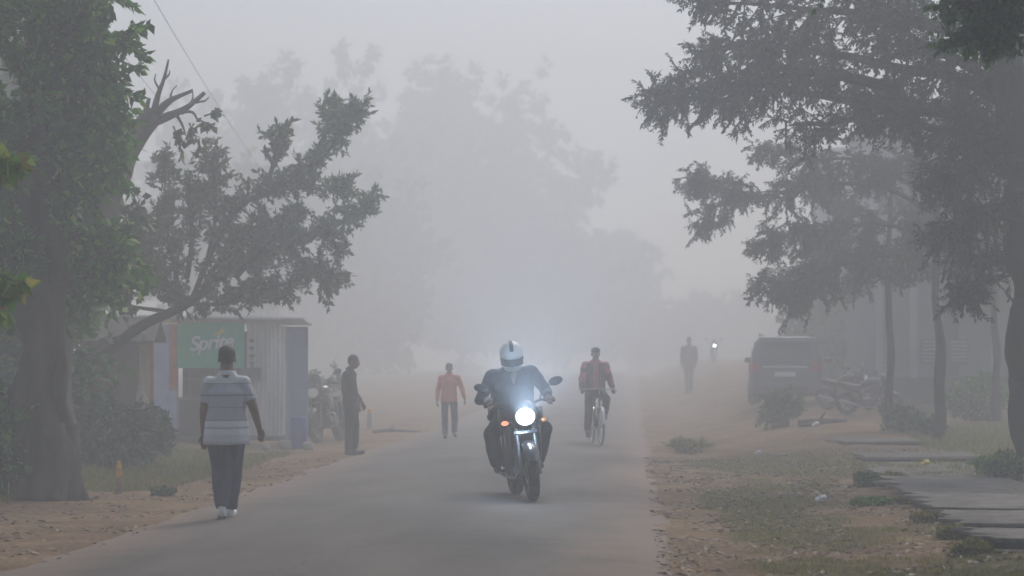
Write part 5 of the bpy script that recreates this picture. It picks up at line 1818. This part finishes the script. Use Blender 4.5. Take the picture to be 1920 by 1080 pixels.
def text_mesh(txt, size, ext, m, name, parent, M4, shear=0.0, offset=0.0, space=1.0):
    cu = bpy.data.curves.new(name, 'FONT')
    cu.body = txt
    cu.size = size
    cu.extrude = ext
    cu.shear = shear
    cu.offset = offset
    cu.space_character = space
    cu.align_x = 'CENTER'
    cu.align_y = 'CENTER'
    ob = bpy.data.objects.new(name, cu)
    C.objects.link(ob)
    dg = bpy.context.evaluated_depsgraph_get()
    me = bpy.data.meshes.new_from_object(ob.evaluated_get(dg))
    bpy.data.objects.remove(ob)
    me.transform(M4)
    me.name = name
    me.materials.clear()
    me.materials.append(m)
    o = bpy.data.objects.new(name, me)
    C.objects.link(o)
    o.parent = parent
    return o


text_mesh('Sprite', .44, .004, MT['white'], 'lettering', bn, Matrix.Translation((bx, -.185, Zs - .48)) @ Euler((PI / 2, R(-5), 0)).to_matrix().to_4x4(), shear=.28, offset=.010, space=.92)
ye = MB().loft([ring((bx + .12 + t * .30, -.185, Zs - .30 + t * .20), .006, w, 10, tilt=0) for t, w in ((0, .003), (.3, .004), (.7, .004), (1, .003))])
ye = MB().prism([(bx + .02, Zs - .31), (bx + .16, Zs - .24), (bx + .30, Zs - .10), (bx + .26, Zs - .20), (bx + .34, Zs - .20), (bx + .20, Zs - .30)], 'y', -.188, -.180)
ye.build('yellow_splash', MT['yellow'], bn)

# brown hut
h0 = at(225, 41)
s41 = FPX / 41
Xh = lambda px: (px - 225) / s41
hut = thing('wooden_hut', 'old brown boarded hut with a pale end board behind the shrubs', 'hut', h0, YAW)
Zh = 1.95
MB().box(((Xh(150) + Xh(262)) / 2, .5, Zh / 2 + .25), (Xh(262) - Xh(150), 1.0, Zh - .5)).build('front_wall', MT['hutbrown'], hut)
MB().box((Xh(271), -.02, Zh / 2 + .30), (Xh(280) - Xh(262), .06, Zh - .62)).build('pale_board', MT['hutpale'], hut)
MB().box((Xh(284), .04, Zh / 2 + .30), (Xh(289) - Xh(281), .06, Zh - .72)).build('rusty_board', MT['rust'], hut)
rf = MB().prism([(-.28, Zh - .10), (.55, Zh + .32), (1.3, Zh - .06), (1.3, Zh - .12), (.55, Zh + .26), (-.28, Zh - .16)], 'x', Xh(140), Xh(292))
rf.build('roof', MT['thatch'], hut)
MB().prism([(Xh(262), Zh - .12), (Xh(250), Zh + .08), (Xh(238), Zh + .18), (Xh(258), Zh + .14), (Xh(292), Zh - .08)], 'y', -.34, -.29).build('gable_board', MT['stone'], hut)
for px in (156, 205, 258):
    MB().box((Xh(px), -.01, .7), (.06, .06, 1.5)).build('post', MT['wood'], hut)
# sack hanging by the hut
sk = h0 + Vector((Xh(271), -.25, 0)); sk.z = h0.z
t = thing('sack', 'cream sack standing on a low wooden stool by the hut, above the shrubs', 'sack', sk)
MB().loft([ring((0, 0, z), rx, ry, 16) for z, rx, ry in ((.62, .10, .08), (.66, .14, .11), (.85, .13, .10), (.98, .07, .06), (1.03, .04, .035), (1.08, .07, .05))]).build('sack_cloth', MT['sack'], t, wrinkle=.02, wscale=12)
t = thing('stool', 'small wooden stool carrying the cream sack', 'stool', sk)
MB().box((0, 0, .60), (.34, .28, .035)).build('seat', MT['wood'], t)
for sx in (-1, 1):
    for sy in (-1, 1):
        MB().tube([(sx * .13, sy * .10, .59), (sx * .15, sy * .12, -.02)], .016, 6).build('leg', MT['wood'], t)

# blue barrel, posts
q = at(561, 44.8)
t = thing('barrel', 'blue plastic barrel at the far corner of the shop', 'barrel', q)
MB().tube([(0, 0, 0), (0, 0, .05), (0, 0, .18), (0, 0, .20), (0, 0, .36), (0, 0, .38), (0, 0, .54), (0, 0, .56)], [.145, .155, .155, .163, .163, .155, .155, .14], 24).build('drum', MT['blueplastic'], t)
MB().torus((0, 0, .56), (0, 0, 1), .140, .012, 28, 8).build('rim', MT['blueplastic'], t)
q, D = gp(223, 926)
t = thing('marker_post', 'short weathered yellow post in the grass to the right of the big trunk', 'post', q, R(12))
MB().prism([(-.045, -.05), (.045, -.05), (.038, .20), (-.034, .19)], 'y', -.04, .04).build('bare_foot', MT['pinkconcrete'], t, bevel=.008)
MB().prism([(-.036, .195), (.040, .205), (.030, .37), (.012, .41), (-.022, .40), (-.034, .36)], 'y', -.043, .043).build('painted_head', MT['yellowpaint'], t, bevel=.008)
q = at(693, 58)
t = thing('marker_post', 'faint pale post on the dirt behind the man in dark clothes', 'post', q, 0)
MB().prism([(-.06, -.05), (.06, -.05), (.055, .36), (-.055, .36)], 'y', -.05, .05).build('lower_part', MT['stone'], t, bevel=.01)
MB().prism([(-.052, .362), (.052, .362), (.04, .46), (-.04, .46)], 'y', -.048, .048).build('yellow_top', MT['yellowpaint'], t, bevel=.01)
q = at(740, 55)
t = thing('fallen_branch', 'fallen branch lying on the dirt behind the man in dark clothes', 'branch', q)
MB().tube([(-.5, .1, .03), (-.1, .0, .07), (.2, .05, .05), (.62, -.08, .04)], [.03, .04, .03, .012], 8).tube([(-.1, 0, .07), (-.02, .1, .20)], [.02, .008], 6).build('limb', MT['bark_dark'], t)
for k, (px, D_, r) in enumerate(((536, 44.6, .12), (579, 44.2, .11), (500, 44, .09))):
    q = at(px, D_)
    m = MB().ell((0, 0, r * .5), (r * 1.1, r * .9, r * .8), (0, .2, k), 16, 10)
    o = m.build('stone', MT['stone'], None, wrinkle=r * .25, wscale=9)
    o.location = q
    tag(o, ['pale stone lying left of the blue barrel', 'pale stone lying right of the blue barrel', 'small pale stone on the dirt before the corrugated sheet'][k], 'stone')

# ------------------------------------------------------------------ building on the right
B0 = at(1700, 60)
s60 = FPX / 60
Xb = lambda px: (px - 1700) / s60
bd_ = thing('house', 'grey rendered two storey house behind the thin trees on the right', 'house', B0, YAW)
MB().box(((Xb(1640) + Xb(2100)) / 2, 2.5, 1.95), (Xb(2100) - Xb(1640), 5.0, 3.5)).build('lower_wall', MT['wall_grey'], bd_)
MB().box(((Xb(1655) + Xb(2100)) / 2, 3.2, 5.4), (Xb(2100) - Xb(1655), 5.2, 3.2)).build('upper_wall', MT['wall_pale'], bd_)
MB().box(((Xb(1625) + Xb(2105)) / 2, 2.4, 3.78), (Xb(2105) - Xb(1625), 5.7, .14)).build('floor_slab', MT['concrete'], bd_)
MB().box(((Xb(1640) + Xb(2105)) / 2, 3.1, 7.06), (Xb(2105) - Xb(1640), 5.9, .14)).build('roof', MT['concrete'], bd_)
MB().box(((Xb(1636) + Xb(2100)) / 2, -.05, .30), (Xb(2100) - Xb(1636), .12, .75)).build('plinth', MT['wall_base'], bd_)
for px in (1648, 1712, 1865):
    MB().box((Xb(px), -.06, 2.1), (.17, .14, 2.9)).build('pillar', MT['wall_pale'], bd_)
dr = MB().box((Xb(1782), -.02, 1.72), (.40, .08, 2.05)).build('door', MT['wall_base'], bd_)
MB().box((Xb(1782), -.05, 2.80), (.56, .10, .10)).build('lintel', MT['concrete'], bd_)
for px, w in ((1745, .42), (1798, .40)):
    fr_ = MB().box((Xb(px), -.03, 1.30), (w + .06, .05, .62)).build('louvre_window', MT['wall_base'], bd_)
    lm = MB()
    for k in range(6):
        lm.box((Xb(px), -.075, 1.06 + k * .095), (w, .04, .045), (.5, 0, 0))
    lm.build('louvre', MT['wall_pale'], fr_)
for px in (1690, 1830):
    fr_ = MB().box((Xb(px), .58, 5.4), (.95, .06, 1.2)).build('window', MT['glass_dark'], bd_)
    MB().box((Xb(px), .53, 4.76), (1.1, .12, .07)).build('sill', MT['concrete'], fr_)
    MB().box((Xb(px), .535, 5.4), (.05, .03, 1.2)).build('mullion', MT['wall_pale'], fr_)
B1 = at(1580, 74)
t = thing('tall_shed', 'tall pale ribbed building whose corner shows through the boughs above the parked car', 'building', B1, YAW)
s74 = FPX / 74
cs = MB()
o1 = [(-.50 + 3.2 * k / 120, .045 * math.sin(k * 2 * PI / 6)) for k in range(121)]
cs.prism(o1 + [(x, y + 3.0) for x, y in reversed(o1)], 'z', -.2, 7.4)
cs.build('ribbed_wall', MT['wall_pale'], t)
MB().box((1.1, 1.4, 7.46), (3.6, 3.6, .10), (0, R(-4), 0)).build('roof', MT['sheet_roof'], t)
MB().box((.5, -.07, 1.2), (1.0, .06, 2.2)).build('door', MT['sheet_deep'], t)

# ------------------------------------------------------------------ drain slabs on the right verge
SL = [((1575, 1730, 41.5, 4.0, .02), 'farthest faint drain slab, its end toward the fallen log'), ((1612, 1850, 36.3, 4.8, .02), 'second farthest drain slab, beside the low green grass'), ((1648, 1990, 31.8, 4.2, .03), 'drain slab with the yellow litter on it'), ((1690, 1990, 27.0, 4.2, .04), 'long drain slab just right of the leafy weed'),
      ((1735, 1985, 24.0, 2.6, .10), 'middle drain slab with a deep dark gap in front of it'), ((1775, 1985, 21.9, 1.7, .10), 'second nearest drain slab, grass creeping over its left end'),
      ((1822, 1985, 19.9, 1.5, .09), 'nearest drain slab, in the bottom right corner')]
for (pa, pb, D_, dep, hh), lb in SL:
    a, b_ = gx(pa, D_), gx(pb, D_)
    c = (a + b_) / 2
    zz = max(tz(a.x, a.y), tz(c.x, c.y), tz(a.x, a.y + dep * .6))
    t = thing('drain_slab', lb, 'slab', (c.x, c.y + dep / 2, zz), R(-1.5), 'concrete slabs laid over the roadside drain')
    t.rotation_euler = (R(random.Random(int(D_ * 7)).uniform(-.5, .5)), R(random.Random(int(D_ * 9)).uniform(-.9, .9)), R(-1.5))
    W = (b_ - a).length
    def edge(n_, f):
        return [f(u / n_) for u in range(n_ + 1)]
    nn_ = lambda u, k_: .085 * noise.noise(Vector((u * 7, D_, k_))) + .02 * noise.noise(Vector((u * 31, D_, k_)))
    o1 = edge(40, lambda u: (-W / 2 + W * u, -dep / 2 + nn_(u, 0))) + edge(6, lambda u: (W / 2, -dep / 2 + .1 + (dep - .2) * u)) \
        + edge(40, lambda u: (W / 2 - W * u, dep / 2 + nn_(u, 5))) + edge(16, lambda u: (-W / 2 + .12 + 3.2 * nn_(u, 9), dep / 2 - .05 - (dep - .1) * u))
    m = MB().prism(o1, 'z', hh - .035, hh)
    m.build('slab', MT['concrete'], t, bevel=.006)
    m = MB().box((.06, -dep / 2 + .12, hh / 2 - .085), (W * .96, .10, hh + .10))
    m.build('bearer', MT['concrete_dark'], t)  # front coloured dark like the shaded gap under the slab
    m = MB().prism([(x, y) for x, y in edge(30, lambda u: (-W / 2 + .1 + W * u, -dep / 2 - .30 + .4 * nn_(u, 3)))] + [(W / 2, -dep / 2 + .05), (-W / 2 + .1, -dep / 2 + .05)], 'z', -.05, .004)
    m.build('gap_shade', MT['concrete_dark'], t)  # dark sheet flush with the ground, standing in for the shaded gap
for k, (px, D_, w_, lb) in enumerate(((1700, 26.7, .5, 'low weed over the left end of the long slab'), (1748, 23.6, .5, 'low weed over the left end of the middle slab'), (1790, 21.6, .45, 'low weed over the end of the second nearest slab'), (1825, 19.6, .4, 'low weed at the end of the nearest slab'), (1668, 31.5, .6, 'low weed at the end of the farthest slab'))):
    shrub('small_weed', lb, px, D_, w_, .09, 120 + k, leaf=(.05, .010), n=26, m='grass', droop=.0)

# ------------------------------------------------------------------ small things lying about
def bag(px, py, m, label, name, w=.10, seed=0):
    q, D_ = gp(px, py)
    rng = random.Random(seed)
    mm = MB().ell((0, 0, w * .28), (w * .55, w * .4, w * .32), (0, 0, rng.random() * 3), 18, 12)
    o = mm.build(name, MT[m], None, wrinkle=w * .22, wscale=3.2 / w)
    o.location = q
    tag(o, label, 'litter')


bag(1540, 941, 'paper', 'crumpled white plastic litter on the brown verge in front of the drain slabs', 'plastic_litter', .13, 1)
bag(1422, 852, 'paper', 'small white litter on the pale dirt left of the slabs', 'plastic_litter', .11, 2)
bag(1735, 874, 'yellitter', 'yellow crumpled litter on the farthest slab', 'plastic_litter', .15, 3)
bag(1530, 800, 'paper', 'faint white litter at the foot of the dirt bank near the car', 'plastic_litter', .16, 4)
q, D_ = gp(1520, 800)
t = thing('fallen_log', 'brown fallen log on the dirt between the bushy shrub and the parked motorcycles', 'log', q, R(12))
MB().tube([(-.25, 0, .07), (.2, .05, .09), (.75, .0, .08)], [.075, .085, .07], 12).build('log_trunk', MT['bark'], t)
MB().tube([(.2, .05, .12), (.3, -.02, .30)], [.03, .015], 8).build('stub', MT['bark'], t)
# bulb hanging under the big right tree
bp_ = px3(1870, 492, 33.5)
t = thing('lit_bulb', 'tiny lit white bulb hanging on a wire under the big right hand tree', 'bulb', bp_)
MB().ell((0, 0, 0), (.012, .012, .015), None, 12, 8).build('glass', MT['bulb'], t)
MB().cyl((0, 0, .022), (0, 0, .06), .012).tube([(0, 0, .06), (.02, .2, .9), (.35, 2.3, 1.5)], .004, 6).build('holder', MT['blackmetal'], t)

# overhead wires, sagging across the fog, with their poles
def pole(px, D_, h, label):
    q = gx(px, D_)
    t_ = thing('utility_pole', label, 'pole', q, YAW, 'utility poles of the overhead line')
    MB().tube([(0, 0, -.2), (0, 0, h)], [.13, .09], 12).build('shaft', MT['concrete'], t_)
    MB().box((0, 0, h - .35), (1.5, .09, .09)).build('crossarm', MT['greymetal'], t_)
    for x in (-.65, 0, .65):
        MB().tube([(x, 0, h - .31), (x, 0, h - .22), (x, 0, h - .16)], [.03, .04, .02], 10).build('insulator', MT['shoe_white'], t_)
    return q + Vector((0, 0, h - .2))


A = pole(-120, 26, 8.6, 'overhead line pole just off the left edge, nearer than the big trunk')
Bp = pole(600, 150, 9.0, 'overhead line pole lost among the fogged left trees')
for k, dx in enumerate((-.65, .65)):
    a, b_ = A + Vector((dx, 0, 0)), Bp + Vector((dx, 0, 0))
    pts = [a.lerp(b_, u / 24) + Vector((0, 0, -1.4 * 4 * (u / 24) * (1 - u / 24))) for u in range(25)]
    o = MB().tube(pts, .006, 6, cap=True).build('overhead_wire', MT['cable'], None)
    tag(o, ['thin sagging overhead wire, the left one of the pair over the left tree tops', 'thin sagging overhead wire, the right one of the pair over the left tree tops'][k], 'wire', 'wires of the overhead line')
